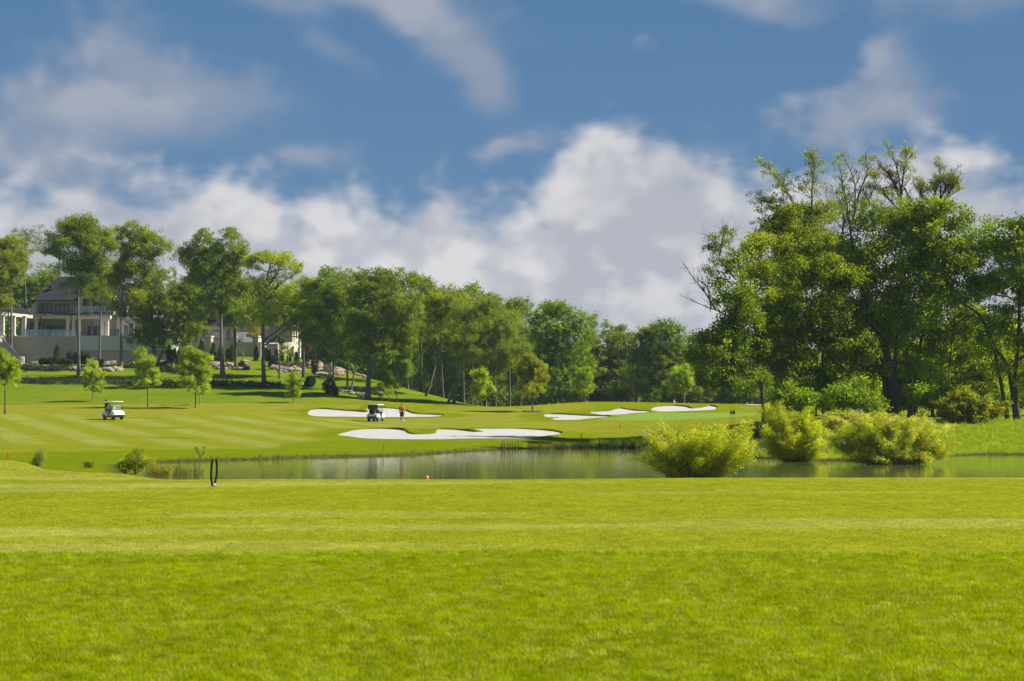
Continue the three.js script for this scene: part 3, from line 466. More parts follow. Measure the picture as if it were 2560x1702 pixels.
tree('tall_tree', 'twin-trunked tree with a wispy top behind the boulders', 'tree', HILL, { base: [868, 978], w: 7, color: G.mid, trunk: [[[868, 978], [868, 900], [868, 820], [866, 730]], [[876, 978], [890, 905], [896, 850], [900, 780]]], blobs: [[866, 696, 28, 22, 0.35], [850, 735, 40, 34], [888, 725, 34, 32], [865, 785, 50, 40], [880, 840, 44, 36], [850, 860, 34, 26]] });
tree('tall_tree', 'broadest tree of the slope with a thick flared trunk above the rear bunker', 'tree', HILL, { d: 203, base: [919, 1003], w: 17, color: G.oak, trunk: [[[919, 1003], [921, 940], [924, 880], [930, 800], [940, 740]]], first: 0.4, blobs: [[918, 694, 34, 22], [905, 715, 38, 30], [985, 690, 36, 24], [1005, 712, 36, 30], [955, 722, 44, 34], [900, 768, 44, 40], [985, 760, 56, 40], [940, 800, 60, 44], [1010, 805, 44, 38], [885, 830, 40, 36], [960, 860, 60, 40], [905, 880, 38, 32], [1018, 850, 36, 30]] });
tree('tall_tree', 'dark tree peeking out right of the broad-trunked tree', 'tree', WOOD, { d: 228, base: [1052, 985], w: 9, color: G.dark, bark: barkDark, trunk: [[[1052, 985], [1053, 900], [1052, 820], [1055, 750]]], blobs: [[1055, 706, 30, 20], [1072, 724, 20, 16], [1045, 745, 38, 30], [1035, 790, 34, 30], [1060, 800, 30, 30]] });
tree('small_tree', 'light green small tree in the gap beside the broad flared trunk', 'tree', null, { d: 202, base: [992, 1006], w: 3.5, color: G.bright, bark: barkPale, leaf: 'fine', trunk: [[[992, 1006], [991, 960], [990, 910]], [[972, 1004], [971, 970]]], first: 0.35, blobs: [[985, 892, 26, 20], [1010, 905, 26, 26], [972, 925, 28, 24], [1002, 940, 32, 26], [975, 958, 26, 20], [1018, 880, 16, 16, 0.7]], clump: 0.75 });
tree('small_tree', 'yellowish shrub-like sapling at the foot of the light green small tree', 'tree', null, { d: 201, base: [955, 1003], w: 2.5, color: G.yell, bark: barkPale, leaf: 'small', trunk: [[[955, 1003], [955, 985], [956, 965]]], first: 0.2, blobs: [[956, 972, 17, 18, 0.8], [968, 982, 12, 12, 0.7], [945, 985, 12, 10, 0.7]], clump: 0.5 });
tree('tall_tree', 'olive tree with a leaning grey trunk at the bottom of the grass slope', 'tree', WOOD, { d: 213, base: [1064, 1010], w: 8, color: G.oakY, trunk: [[[1064, 1010], [1078, 950], [1096, 880], [1104, 820], [1106, 760]]], first: 0.5, blobs: [[1108, 742, 38, 22], [1078, 765, 36, 30], [1136, 762, 34, 28], [1100, 800, 48, 38], [1075, 825, 30, 26], [1125, 840, 34, 26]] });
tree('willow_tree', 'pale feathery round tree with two leaning stems, right of the grass slope', 'tree', WOOD, { d: 206, base: [1134, 1013], w: 10, color: G.pale, leaf: 'frond', trunk: [[[1134, 1013], [1140, 960], [1150, 880], [1158, 810]], [[1118, 1012], [1140, 965], [1168, 905], [1195, 870]]], first: 0.4, blobs: [[1195, 770, 56, 28], [1160, 800, 40, 34], [1240, 800, 48, 36], [1275, 835, 40, 40], [1215, 850, 60, 46], [1290, 880, 30, 40], [1250, 900, 44, 36], [1180, 880, 44, 40], [1225, 930, 40, 30, 0.8]] });
// wood behind the fairway
const W = (label, d, px, w, color, blobs, extra = {}) => tree('wood_tree', label, 'tree', WOOD, { d, base: [px, 1005], w, color, leaf: 'far', clump: 1.5, per: 16, loose: 1.1, bark: barkDark, trunk: [[[px, 1005], [px + 2, 930], [px, 860]]], first: 0.35, blobs, ...extra });
W('dark tree between the leaning olive tree and the pale feathery tree, top only', 252, 1112, 8, G.dark, [[1110, 735, 44, 22], [1075, 760, 40, 30], [1150, 745, 30, 20], [1120, 800, 60, 50], [1110, 880, 60, 50], [1090, 950, 50, 40, 0.7]]);
W('dark green tree top rising behind the pale feathery tree', 256, 1212, 8, G.mid, [[1180, 740, 32, 20], [1212, 752, 34, 22], [1235, 775, 36, 30], [1200, 810, 60, 50], [1240, 870, 50, 50], [1215, 930, 60, 50, 0.8]]);
W('dark tree behind the lone autumn-tinted lollipop tree', 250, 1300, 9, G.dark, [[1272, 765, 34, 24], [1300, 775, 26, 30], [1310, 830, 34, 50], [1285, 880, 50, 50], [1310, 940, 50, 50]]);
W('large bright bushy tree in the centre of the wood with a dark forked trunk', 242, 1402, 11, G.bright, [[1372, 772, 34, 17], [1345, 795, 26, 26], [1405, 780, 40, 22], [1385, 815, 56, 36], [1432, 812, 34, 30], [1362, 860, 46, 40], [1440, 850, 40, 40], [1400, 890, 60, 40, 0.8], [1472, 822, 14, 22], [1350, 920, 36, 36], [1450, 915, 40, 40], [1400, 950, 60, 34, 0.7]], { color: [0.25, 0.36, 0.006] });
W('dark slim tree right behind the large bright bushy tree', 262, 1482, 7, G.mid, [[1478, 815, 16, 22], [1470, 860, 34, 40], [1490, 900, 40, 50], [1470, 960, 44, 40]]);
W('olive tree with a rounded dull top left of the big round dark tree', 262, 1540, 8, G.oakY, [[1536, 858, 34, 20], [1512, 885, 34, 34], [1562, 885, 30, 34], [1535, 925, 50, 46], [1525, 975, 50, 34]], { color: [0.23, 0.285, 0.008] });
W('big round dark tree of the wood, left of the right-hand trees', 250, 1660, 10, G.oak, [[1640, 822, 40, 20], [1608, 848, 34, 32], [1675, 838, 38, 28], [1645, 870, 60, 44], [1595, 900, 28, 40], [1695, 885, 30, 44], [1640, 935, 62, 44], [1690, 950, 44, 36]], { color: [0.20, 0.28, 0.008] });
W('olive tree tucked between the round dark tree and the slender leaning tree', 254, 1745, 8, G.oakY, [[1725, 858, 32, 24], [1752, 885, 36, 36], [1715, 915, 40, 44], [1770, 930, 40, 44], [1735, 970, 56, 34]], { color: [0.23, 0.28, 0.008] });
W('shadowed tree of the wood seen under the slender leaning tree', 262, 1840, 8, G.dark, [[1830, 900, 60, 50], [1800, 950, 50, 44], [1870, 950, 50, 44], [1850, 860, 50, 40]]);
W('shadowed low tree between the two young lollipop trees of the wood edge', 258, 1590, 6, G.dark, [[1590, 940, 40, 40], [1560, 975, 36, 28], [1615, 975, 36, 28]]);
W('dark tree in shade behind the tall leaning trunks on the slope', 262, 1010, 7, G.dark, [[1010, 850, 60, 50], [1030, 920, 60, 50], [990, 800, 50, 40], [1060, 880, 40, 50]]);
W('dark tree behind the wispy twin-trunked tree', 275, 800, 7, G.dark, [[790, 760, 60, 50], [770, 830, 60, 50], [850, 830, 60, 50], [900, 830, 50, 50], [830, 700, 36, 30, 0.6]]);
W('dark tree behind the left end of the mansion roof', 296, 60, 7, G.dark, [[70, 735, 56, 40], [20, 740, 50, 40], [118, 690, 30, 32], [100, 720, 40, 44]], { trunk: [[[60, 870], [62, 800], [64, 740]]] });
W('dark tree behind the garage block roof', 300, 640, 7, G.mid, [[640, 735, 60, 36], [700, 760, 60, 50], [560, 740, 50, 40], [480, 750, 44, 40]], { trunk: [[[640, 840], [642, 800], [644, 740]]] });
W('far tree on the horizon in the gap of the wood, the taller of two', 480, 1524, 6, G.oak, [[1522, 812, 15, 10, 0.8], [1535, 830, 12, 14, 0.8], [1518, 840, 18, 14]], { clump: 1.3, trunk: [[[1530, 950], [1531, 860], [1530, 820]]] });
W('far tree on the horizon in the gap of the wood, low and round', 480, 1562, 6, G.oak, [[1555, 828, 20, 11], [1570, 845, 26, 14], [1545, 850, 30, 16]], { clump: 1.3, trunk: [[[1562, 950], [1562, 880], [1562, 850]]] });
{ // thin shaded trunks standing in the wood
  const spots = [[1020, 980, 7, 'left of the grass slope foot'], [1088, 1008, 6, 'right of the leaning olive trunk'], [1108, 1010, 6, 'beside the feathery tree stems'], [1160, 1012, 6, 'right of the feathery tree stems'], [1181, 1014, 5, 'left of the brightest young tree'], [1240, 1014, 4, 'right of the brightest young tree, ivy at its foot'], [1275, 1012, 5, 'left of the autumn-tinted tree']];
  for (const [px, py, w, where] of spots) { const a = (px * 7) % 11 - 5; tree('thin_trunk_tree', 'thin grey shaded trunk ' + where, 'tree', 'thin shaded trunks of the wood', { d: 222 + (px % 9), base: [px, py], w, color: G.dark, leaf: 'far', clump: 1.2, trunk: [[[px, py], [px + a * 0.6, 940], [px + a * 1.6, 850], [px + a * 2, 790]]], first: 0.6, blobs: [[px + a * 2, 800, 26, 24, 0.7], [px + a, 850, 22, 20, 0.5]] }); }
}
{ // the depth of the wood, one dark mass nobody could count
  const r = rng(501), list = [], root = thing('woodland', 'dense dark woodland filling the gaps between the trees behind the fairway', 'woodland', V(0, 0, 0), 0, null, 'stuff');
  const top = [[640, 800], [760, 790], [900, 760], [1000, 770], [1100, 770], [1200, 790], [1320, 830], [1480, 880], [1600, 880], [1760, 910], [1900, 900], [2100, 880], [2400, 860], [2700, 850]];
  for (let k = 0; k < 7000; k++) { const px = 640 + r() * 2060, d = 270 + r() * 46, yt = curve(top, px), py = lerp(yt, 1030, Math.pow(r(), 0.8)) + noise2(px * 0.03, d * 0.1) * 30, p = at(px, py, d), f = 0.7 + 0.6 * r(); list.push([p.x, p.y, p.z, 2.2 + r() * 1.4, [0.19 * f, 0.27 * f, 0.008 * f]]); }
  for (let k = 0; k < 1300; k++) { const px = 1180 + r() * 900, d = 259 + r() * 12, py = 1022 - Math.pow(r(), 1.3) * 74 * (0.6 + 0.8 * Math.abs(noise2(px * 0.02, d * 0.1))), p = at(px, py, d), f = 0.6 + 0.8 * r(); list.push([p.x, p.y, p.z, 1.2 + r() * 1.2, [0.19 * f, 0.27 * f, 0.008 * f]]); }
  for (let k = 0; k < 900; k++) { const px = -150 + r() * 950, d = 312 + r() * 30, py = lerp(745, 880, r()), p = at(px, py, d), f = 0.7 + 0.6 * r(); list.push([p.x, p.y, p.z, 2.2 + r() * 1.4, [0.19 * f, 0.27 * f, 0.008 * f]]); }
  crownMesh('foliage', list, LEAF.far, root);
}
// ---------------------------------------------------------------- young trees along the fairway
function sapling(label, px, py, d, w, blobs, color, o = {}) { tree('young_tree', label, 'tree', SAP, { d, base: [px, py], w, color, leaf: 'fine', clump: 0.55, per: 12, dense: 1.0, loose: 5, swell: 1.08, size: 0.9, bark: o.bark ?? barkPale, first: 0.3, blobs, trunk: o.trunk ?? [[[px, py], [px, py - 30], [px, py - 62], [px, py - 95]]], tip: 0.25, ...o }); }
sapling('young yellow-green tree cut by the left edge, dark slim trunk', 12, 1033, hit(12, 1033), 5, [[5, 890, 22, 22], [22, 912, 24, 26], [-10, 925, 28, 30], [28, 940, 22, 22], [0, 955, 34, 18]], G.young, { bark: barkDark, trunk: [[[12, 1033], [11, 990], [9, 940], [6, 890]]] });
sapling('young bright green cone-shaped tree above the white golf cart', 231, 1003, hit(231, 1003), 3, [[229, 910, 13, 14], [226, 930, 19, 18], [238, 938, 18, 18], [218, 950, 14, 16], [240, 960, 20, 14], [226, 966, 22, 10]], G.young);
sapling('young loose tree with a slim brown trunk, right of the white golf cart', 369, 1017, hit(369, 1017), 4, [[358, 882, 16, 14], [366, 903, 22, 18], [352, 920, 20, 18], [378, 925, 18, 18], [364, 948, 26, 14], [390, 955, 10, 8, 0.6]], G.young, { bark: bark, trunk: [[[369, 1017], [368, 970], [364, 920], [358, 880]]] });
sapling('young wide leafy tree, the fullest of the left row', 488, 1019, hit(488, 1019), 4.5, [[480, 880, 22, 14], [500, 896, 24, 20], [468, 905, 24, 20], [488, 930, 36, 22], [508, 940, 20, 20], [470, 955, 22, 20], [498, 968, 24, 16], [462, 935, 14, 14]], G.young, { bark: bark });
sapling('young small tree half hidden behind the fullest young tree', 499, 1011, hit(499, 1011), 3, [[506, 962, 16, 18, 0.8], [498, 945, 14, 14, 0.8]], G.bright, { trunk: [[[499, 1011], [499, 980], [500, 940]]] });
sapling('young bright tree on two thin stakes before the rear bunker mound', 734, 1006, hit(734, 1006, 150), 2.5, [[732, 936, 10, 10], [728, 950, 15, 12], [740, 956, 15, 12], [724, 968, 16, 10], [742, 974, 14, 11], [732, 982, 20, 7]], G.young, { trunk: [[[732, 1006], [732, 980], [732, 930]], [[737, 1006], [737, 980], [736, 950]]], w2: 1 });
sapling('brightest young tree at the wood edge, egg-shaped with forked pale stem', 1206, 1015, 199, 4, [[1206, 925, 12, 13], [1198, 942, 17, 15], [1214, 948, 17, 15], [1190, 962, 13, 14], [1222, 968, 13, 14], [1206, 972, 25, 14], [1200, 984, 18, 8]], G.young, { trunk: [[[1204, 1015], [1204, 985], [1205, 930]], [[1216, 1015], [1216, 985], [1213, 950]]] });
sapling('lone autumn-tinted lollipop tree with a mulch ring, casting an oval shadow', 1331, 1028, hit(1331, 1028, 150), 5, [[1330, 902, 20, 14], [1312, 918, 22, 18], [1348, 920, 20, 20], [1330, 938, 34, 20], [1305, 945, 16, 18], [1355, 950, 14, 18], [1325, 962, 28, 16], [1342, 976, 16, 10]], [0.40, 0.43, 0.014], { bark: bark });
sapling('young slim tree on two stakes, left of the white post', 1459, 1005, 201, 3, [[1461, 924, 12, 11], [1452, 938, 15, 13], [1468, 944, 15, 13], [1446, 958, 12, 12], [1474, 964, 12, 12], [1460, 968, 22, 13], [1458, 979, 16, 6]], G.young, { trunk: [[[1456, 1005], [1456, 980], [1458, 930]], [[1463, 1005], [1463, 980], [1462, 950]]], w2: 1 });
sapling('left tree of the close pair of young trees at the wood edge', 1689, 1005, 203, 3, [[1690, 924, 11, 12], [1684, 940, 16, 14], [1696, 950, 14, 14], [1680, 960, 16, 14], [1690, 972, 18, 10]], G.young);
sapling('right, fuller tree of the close pair of young trees at the wood edge', 1711, 1005, 202, 3.5, [[1712, 918, 12, 12], [1704, 934, 16, 15], [1722, 940, 14, 15], [1712, 956, 24, 14], [1726, 966, 9, 12], [1706, 970, 20, 12]], G.young);
{ const root = thing('mulch_ring', 'brown mulch ring round the foot of the lone autumn-tinted tree', 'mulch', onGround(1331, hit(1331, 1028, 150)), 0, null, 'structure'); const g = new THREE.CylinderGeometry(1.1, 1.35, 0.16, 20, 1); part('mulch', g, std(0.07, 0.04, 0.025, 1), root).position.y = 0.03; }
// ---------------------------------------------------------------- big trees on the right bank
const R = (label, o) => tree('bank_tree', label, 'tree', RIGHT, { leaf: 'broad', clump: 0.95, per: 15, dense: 1.0, swell: 1.2, loose: 1.15, ...o });
R('slender leaning tree at the left of the right group, dark thin trunk by the green', { d: 117, base: [1912, 1054], w: 12, color: G.dark, bark: barkDark, trunk: [[[1912, 1054], [1906, 980], [1898, 900], [1886, 800], [1860, 700], [1842, 640]]], first: 0.35, bare: [[[1860, 820], [1800, 780], [1760, 765], [1702, 738]], [[1790, 776], [1762, 730], [1730, 690], [1712, 660]], [[1778, 768], [1768, 720], [1745, 700]], [[1800, 640], [1806, 600], [1812, 570]], [[1840, 700], [1800, 650], [1772, 610]]], bareLeaf: 0.03, bareW: 5, bareN: 1, thinner: 2.2, blobs: [[1775, 620, 26, 34, 0.45], [1812, 606, 32, 36, 0.5], [1795, 670, 34, 44, 0.45], [1845, 640, 36, 36, 0.7], [1835, 720, 46, 44, 0.75], [1850, 790, 50, 44], [1790, 830, 46, 40], [1860, 870, 60, 50], [1800, 900, 60, 40], [1755, 870, 34, 34, 0.7], [1850, 940, 60, 34], [1790, 950, 44, 22, 0.8], [1895, 960, 30, 26], [1830, 770, 50, 44]] });
R('tree with a trunk leaning left behind the slender tree', { d: 126, base: [1976, 1030], w: 11, color: G.oak, bark: barkDark, trunk: [[[1976, 1030], [1955, 980], [1930, 920], [1904, 860], [1890, 760], [1896, 660]]], first: 0.4, blobs: [[1905, 600, 40, 36], [1935, 640, 50, 44], [1900, 690, 50, 46], [1955, 730, 60, 50], [1910, 780, 50, 46], [1960, 830, 60, 46], [1930, 890, 50, 36]], color: G.oakY });
R('tall tree whose thin-leaved top limbs stand highest left of the middle', { d: 131, base: [2001, 1030], w: 10, color: G.oakY, trunk: [[[2001, 1030], [2001, 940], [2003, 820], [2010, 700], [2026, 580], [2032, 500]]], first: 0.35, bare: [[[2030, 520], [2032, 460], [2036, 420], [2028, 382]], [[2010, 560], [1975, 490], [1940, 440], [1905, 410]], [[2000, 600], [1950, 520], [1910, 500]]], bareLeaf: 0.5, bareW: 6, bareN: 3, blobs: [[1936, 430, 32, 18, 0.35], [1962, 470, 40, 22, 0.4], [2030, 390, 16, 22, 0.45], [2045, 425, 26, 22, 0.45], [1890, 505, 22, 22, 0.5], [1942, 520, 50, 26, 0.5], [2018, 470, 44, 26, 0.5], [1985, 555, 70, 36], [1930, 580, 50, 36], [2050, 530, 40, 36, 0.85], [2010, 620, 70, 46], [1960, 660, 50, 44], [2040, 690, 60, 50]] });
R('half-bare tree with dark forked twigs above the middle of the right group', { d: 133, base: [2060, 1030], w: 9, color: G.oakY, bark: barkDark, trunk: [[[2060, 1030], [2058, 960], [2062, 860], [2080, 720], [2105, 620], [2110, 560]]], first: 0.45, bare: [[[2126, 590], [2138, 520], [2136, 450], [2112, 395]], [[2128, 570], [2112, 480], [2100, 420]], [[2132, 560], [2150, 480], [2170, 430], [2165, 395]], [[2138, 560], [2178, 490], [2195, 440]], [[2106, 600], [2110, 540], [2100, 500]]], bareLeaf: 0.2, bareW: 6, bareN: 3, blobs: [[2100, 400, 16, 16, 0.4], [2168, 405, 20, 20, 0.4], [2180, 440, 22, 20, 0.5], [2090, 480, 34, 30, 0.5], [2165, 500, 30, 30, 0.35], [2080, 560, 46, 36, 0.55], [2070, 640, 50, 44], [2110, 690, 56, 46]] });
R('half-bare tree with a broom of dark twigs right of the forked one', { d: 134, base: [2190, 1020], w: 9, color: G.oakY, bark: barkDark, trunk: [[[2190, 1020], [2200, 900], [2230, 700], [2250, 560], [2252, 520]]], first: 0.6, bare: [[[2252, 530], [2252, 470], [2240, 410], [2218, 365]], [[2254, 500], [2258, 450], [2266, 400], [2274, 378]], [[2250, 480], [2225, 440], [2195, 410]], [[2250, 530], [2215, 490], [2180, 470]], [[2262, 470], [2284, 520], [2275, 515]], [[2252, 500], [2235, 460], [2222, 440]]], bareLeaf: 0.2, bareW: 6, bareN: 3, blobs: [[2270, 392, 18, 16, 0.5], [2268, 425, 26, 20, 0.5], [2205, 425, 24, 22, 0.4], [2225, 475, 26, 26, 0.35], [2290, 460, 18, 18, 0.3], [2240, 560, 50, 36, 0.8]] });
R('small bare snag with dark twigs poking above the rounded dense crown', { d: 133, base: [2330, 1020], w: 6, color: G.oakY, bark: barkDark, trunk: [[[2330, 1020], [2340, 800], [2350, 600], [2352, 520]]], first: 0.8, bare: [[[2352, 540], [2353, 480], [2352, 440], [2349, 402]], [[2354, 510], [2376, 480], [2394, 455]], [[2335, 520], [2340, 480], [2350, 455]], [[2352, 500], [2368, 465], [2380, 440]], [[2312, 520], [2306, 490], [2303, 474]]], bareLeaf: 0.2, bareW: 6, bareN: 4, blobs: [[2388, 450, 12, 14, 0.5], [2392, 470, 12, 12, 0.5], [2325, 470, 18, 20, 0.25], [2340, 560, 40, 26, 0.8]] });
R('great dense tree with the thickest trunk in the middle of the right group', { d: 121, base: [2236, 1040], w: 30, color: G.mid, bark: barkDark, tip: 0.45, trunk: [[[2236, 1040], [2228, 960], [2222, 900], [2205, 850], [2170, 780], [2150, 700]], [[2240, 1040], [2238, 930], [2246, 820], [2260, 700], [2290, 600]], [[2222, 905], [2190, 872], [2150, 865], [2100, 800]]], first: 0.35, w2: 0.5, blobs: [[2120, 525, 60, 34, 0.55], [2200, 520, 56, 34, 0.55], [2280, 508, 44, 24, 0.55], [2290, 545, 60, 30], [2350, 535, 50, 30], [2410, 560, 40, 36], [2240, 580, 56, 36], [2180, 580, 44, 30, 0.8], [2130, 640, 50, 40], [2330, 590, 70, 46], [2420, 610, 40, 46], [2190, 620, 56, 46], [2270, 650, 70, 50], [2370, 660, 66, 46], [2150, 690, 60, 50], [2230, 720, 66, 46], [2320, 730, 66, 46], [2110, 760, 60, 50], [2190, 790, 66, 46], [2270, 800, 60, 44], [2140, 840, 56, 36], [2220, 850, 50, 30, 0.8], [2090, 840, 44, 40], [2130, 900, 50, 36], [2100, 950, 40, 34, 0.8], [2170, 940, 34, 34, 0.8], [2310, 920, 40, 34, 0.8]] });
R('twin-stemmed tree close right of the thickest trunk', { d: 125, base: [2280, 1020], w: 19, color: G.mid, bark: barkDark, tip: 0.4, trunk: [[[2278, 1020], [2276, 950], [2268, 880], [2262, 820]], [[2288, 1018], [2290, 950], [2302, 860], [2320, 780]]], first: 0.45, w2: 0.8, blobs: [[2300, 820, 50, 40], [2330, 780, 50, 40], [2260, 860, 40, 34, 0.8], [2320, 870, 34, 30, 0.8], [2345, 930, 40, 36, 0.8], [2320, 975, 30, 26, 0.8]] });
R('arching tree at the right edge, its dark limb bowing left over the bank', { d: 121, base: [2545, 1042], w: 17, color: G.mid, bark: barkDark, tip: 0.4, trunk: [[[2545, 1042], [2538, 960], [2545, 880], [2550, 780], [2548, 680]], [[2540, 960], [2515, 905], [2475, 850], [2462, 810], [2430, 790], [2385, 812]], [[2520, 910], [2478, 840], [2450, 790], [2412, 762], [2370, 748]]], first: 0.3, w2: 0.6, blobs: [[2505, 570, 30, 20, 0.8], [2548, 566, 30, 20, 0.8], [2500, 610, 50, 36], [2560, 610, 56, 44], [2470, 650, 44, 36], [2530, 670, 60, 46], [2430, 700, 44, 36], [2490, 730, 56, 40], [2570, 740, 56, 56], [2400, 745, 44, 30], [2500, 800, 44, 40, 0.85], [2460, 860, 36, 34, 0.9], [2560, 840, 40, 50, 0.8], [2620, 700, 60, 80], [2600, 860, 50, 70], [2480, 910, 40, 34, 0.8], [2575, 930, 36, 50, 0.8]] });
R('dark filler tree in the middle of the right group, thin straight trunk', { d: 120, base: [2058, 1040], w: 8, color: G.oak, bark: barkDark, trunk: [[[2058, 1025], [2058, 960], [2056, 880], [2060, 800]]], first: 0.4, blobs: [[2060, 770, 60, 44], [2010, 780, 56, 50], [1990, 700, 56, 50], [2080, 690, 60, 50], [1955, 830, 50, 44], [2000, 860, 50, 44], [2070, 850, 60, 46], [2030, 930, 50, 34], [1960, 920, 44, 36], [2110, 930, 50, 36], [2130, 870, 50, 40], [2040, 620, 50, 40]] });
R('leafy filler tree low between the leaning trunks, nearest the open willow bush', { d: 119, base: [1962, 1040], w: 6, color: G.oakY, bark: barkDark, trunk: [[[1962, 1040], [1960, 980], [1955, 900], [1950, 840]]], first: 0.3, blobs: [[1950, 840, 44, 40], [1925, 890, 40, 36], [1985, 900, 44, 36], [1945, 950, 40, 24, 0.8], [1990, 960, 36, 22, 0.8]] });
R('leafy filler tree low right of the twin-stemmed tree', { d: 124, base: [2370, 1030], w: 6, color: G.mid, bark: barkDark, trunk: [[[2370, 1030], [2372, 960], [2380, 860], [2390, 780]]], first: 0.4, blobs: [[2390, 780, 56, 40], [2350, 820, 44, 36], [2430, 820, 44, 36], [2400, 860, 50, 30, 0.7]] });
R('thin dark trunk in the shade left of the thickest trunk', { d: 130, base: [2148, 1035], w: 8, color: G.mid, bark: barkDark, trunk: [[[2148, 1035], [2147, 960], [2150, 880], [2155, 800]]], first: 0.4, blobs: [[2150, 800, 44, 36, 0.9], [2160, 880, 46, 36, 0.8], [2120, 880, 40, 30, 0.8]] });
const U = (label, o) => tree('understory_tree', label, 'tree', 'sunlit low trees behind the right bank trees', { leaf: 'broad', clump: 0.9, per: 18, color: G.yell, swell: 1.25, loose: 1.6, first: 0.2, w: 5, bark: barkDark, ...o });
U('sunlit yellow-green low tree seen under the bowing limb', { d: 134, base: [2400, 1020], trunk: [[[2400, 1020], [2402, 940], [2410, 860]]], blobs: [[2420, 820, 50, 44], [2380, 860, 50, 44], [2450, 880, 50, 44], [2400, 920, 60, 44], [2350, 900, 40, 44], [2470, 950, 44, 40]] });
U('sunlit yellow-green thicket between the thick trunks', { d: 133, base: [2330, 1020], trunk: [[[2330, 1020], [2334, 980], [2340, 920]]], blobs: [[2330, 930, 44, 44], [2365, 950, 44, 36], [2310, 980, 34, 26], [2380, 990, 50, 26], [2340, 880, 40, 34]] });
U('sunlit thicket filling the gap right of the widest trunks, low', { d: 137, base: [2250, 1015], trunk: [[[2250, 1015], [2252, 980], [2256, 940]]], blobs: [[2250, 900, 50, 44], [2250, 940, 50, 36], [2270, 970, 50, 30], [2215, 975, 44, 30], [2250, 1000, 60, 20], [2190, 930, 44, 40]] });
U('sunlit thicket at the left, behind the trunk that leans left', { d: 140, base: [2040, 1010], trunk: [[[2040, 1010], [2042, 970], [2046, 930]]], blobs: [[2050, 920, 50, 40], [2090, 950, 50, 36], [2020, 975, 40, 26], [2070, 990, 50, 20], [2120, 985, 40, 24]] });
U('sunlit thicket behind the thin dark trunk left of the thickest one', { d: 138, base: [2140, 1012], color: G.bright, trunk: [[[2140, 1012], [2142, 970], [2144, 930]]], blobs: [[2140, 900, 46, 40], [2120, 940, 46, 36], [2165, 935, 46, 36], [2140, 985, 50, 26]] });
U('sunlit thicket low behind the broad dark-centred shrub', { d: 135, base: [2440, 1015], trunk: [[[2440, 1015], [2442, 980], [2444, 950]]], blobs: [[2430, 960, 50, 36], [2480, 985, 46, 30], [2390, 975, 40, 30], [2450, 920, 40, 34]] });
U('leafy thicket in front between the thin dark trunk and the thickest trunk', { d: 117, base: [2120, 1045], color: G.bright, trunk: [[[2120, 1045], [2120, 1015], [2118, 985]]], blobs: [[2105, 985, 46, 32], [2150, 995, 40, 30], [2070, 1005, 40, 24], [2180, 1015, 30, 20]] });
U('leafy thicket in front, right of the twin-stemmed tree', { d: 119, base: [2335, 1045], color: G.bright, trunk: [[[2335, 1045], [2335, 1015], [2338, 985]]], blobs: [[2335, 985, 36, 32], [2320, 1010, 34, 22], [2355, 1000, 36, 26]] });
U('leafy thicket in front at the foot of the trunk that leans left', { d: 117, base: [2000, 1045], color: G.bright, trunk: [[[2000, 1045], [2000, 1015], [1998, 990]]], blobs: [[1990, 985, 36, 28], [2025, 1000, 34, 24], [1965, 1010, 28, 20]] });
U('small sunlit tree left of the thickest trunk', { d: 128, base: [2190, 1030], trunk: [[[2188, 1030], [2186, 980], [2182, 950]]], blobs: [[2178, 948, 26, 20], [2195, 975, 26, 20], [2165, 985, 24, 18], [2198, 1008, 20, 16]] });
U('sunlit low tree far right behind the arching tree', { d: 136, base: [2520, 1020], trunk: [[[2520, 1020], [2518, 960], [2515, 900]]], blobs: [[2515, 900, 50, 50], [2560, 920, 50, 60], [2490, 960, 44, 40], [2580, 990, 50, 36], [2520, 830, 40, 40]] });
U('sunlit low tree between the leaning trunks of the left of the group', { d: 138, base: [1985, 1015], color: G.bright, trunk: [[[1985, 1015], [1984, 970], [1982, 930]]], blobs: [[1985, 940, 40, 34], [2030, 960, 44, 34], [1955, 975, 26, 24], [2080, 985, 40, 24], [2010, 995, 40, 18]] });

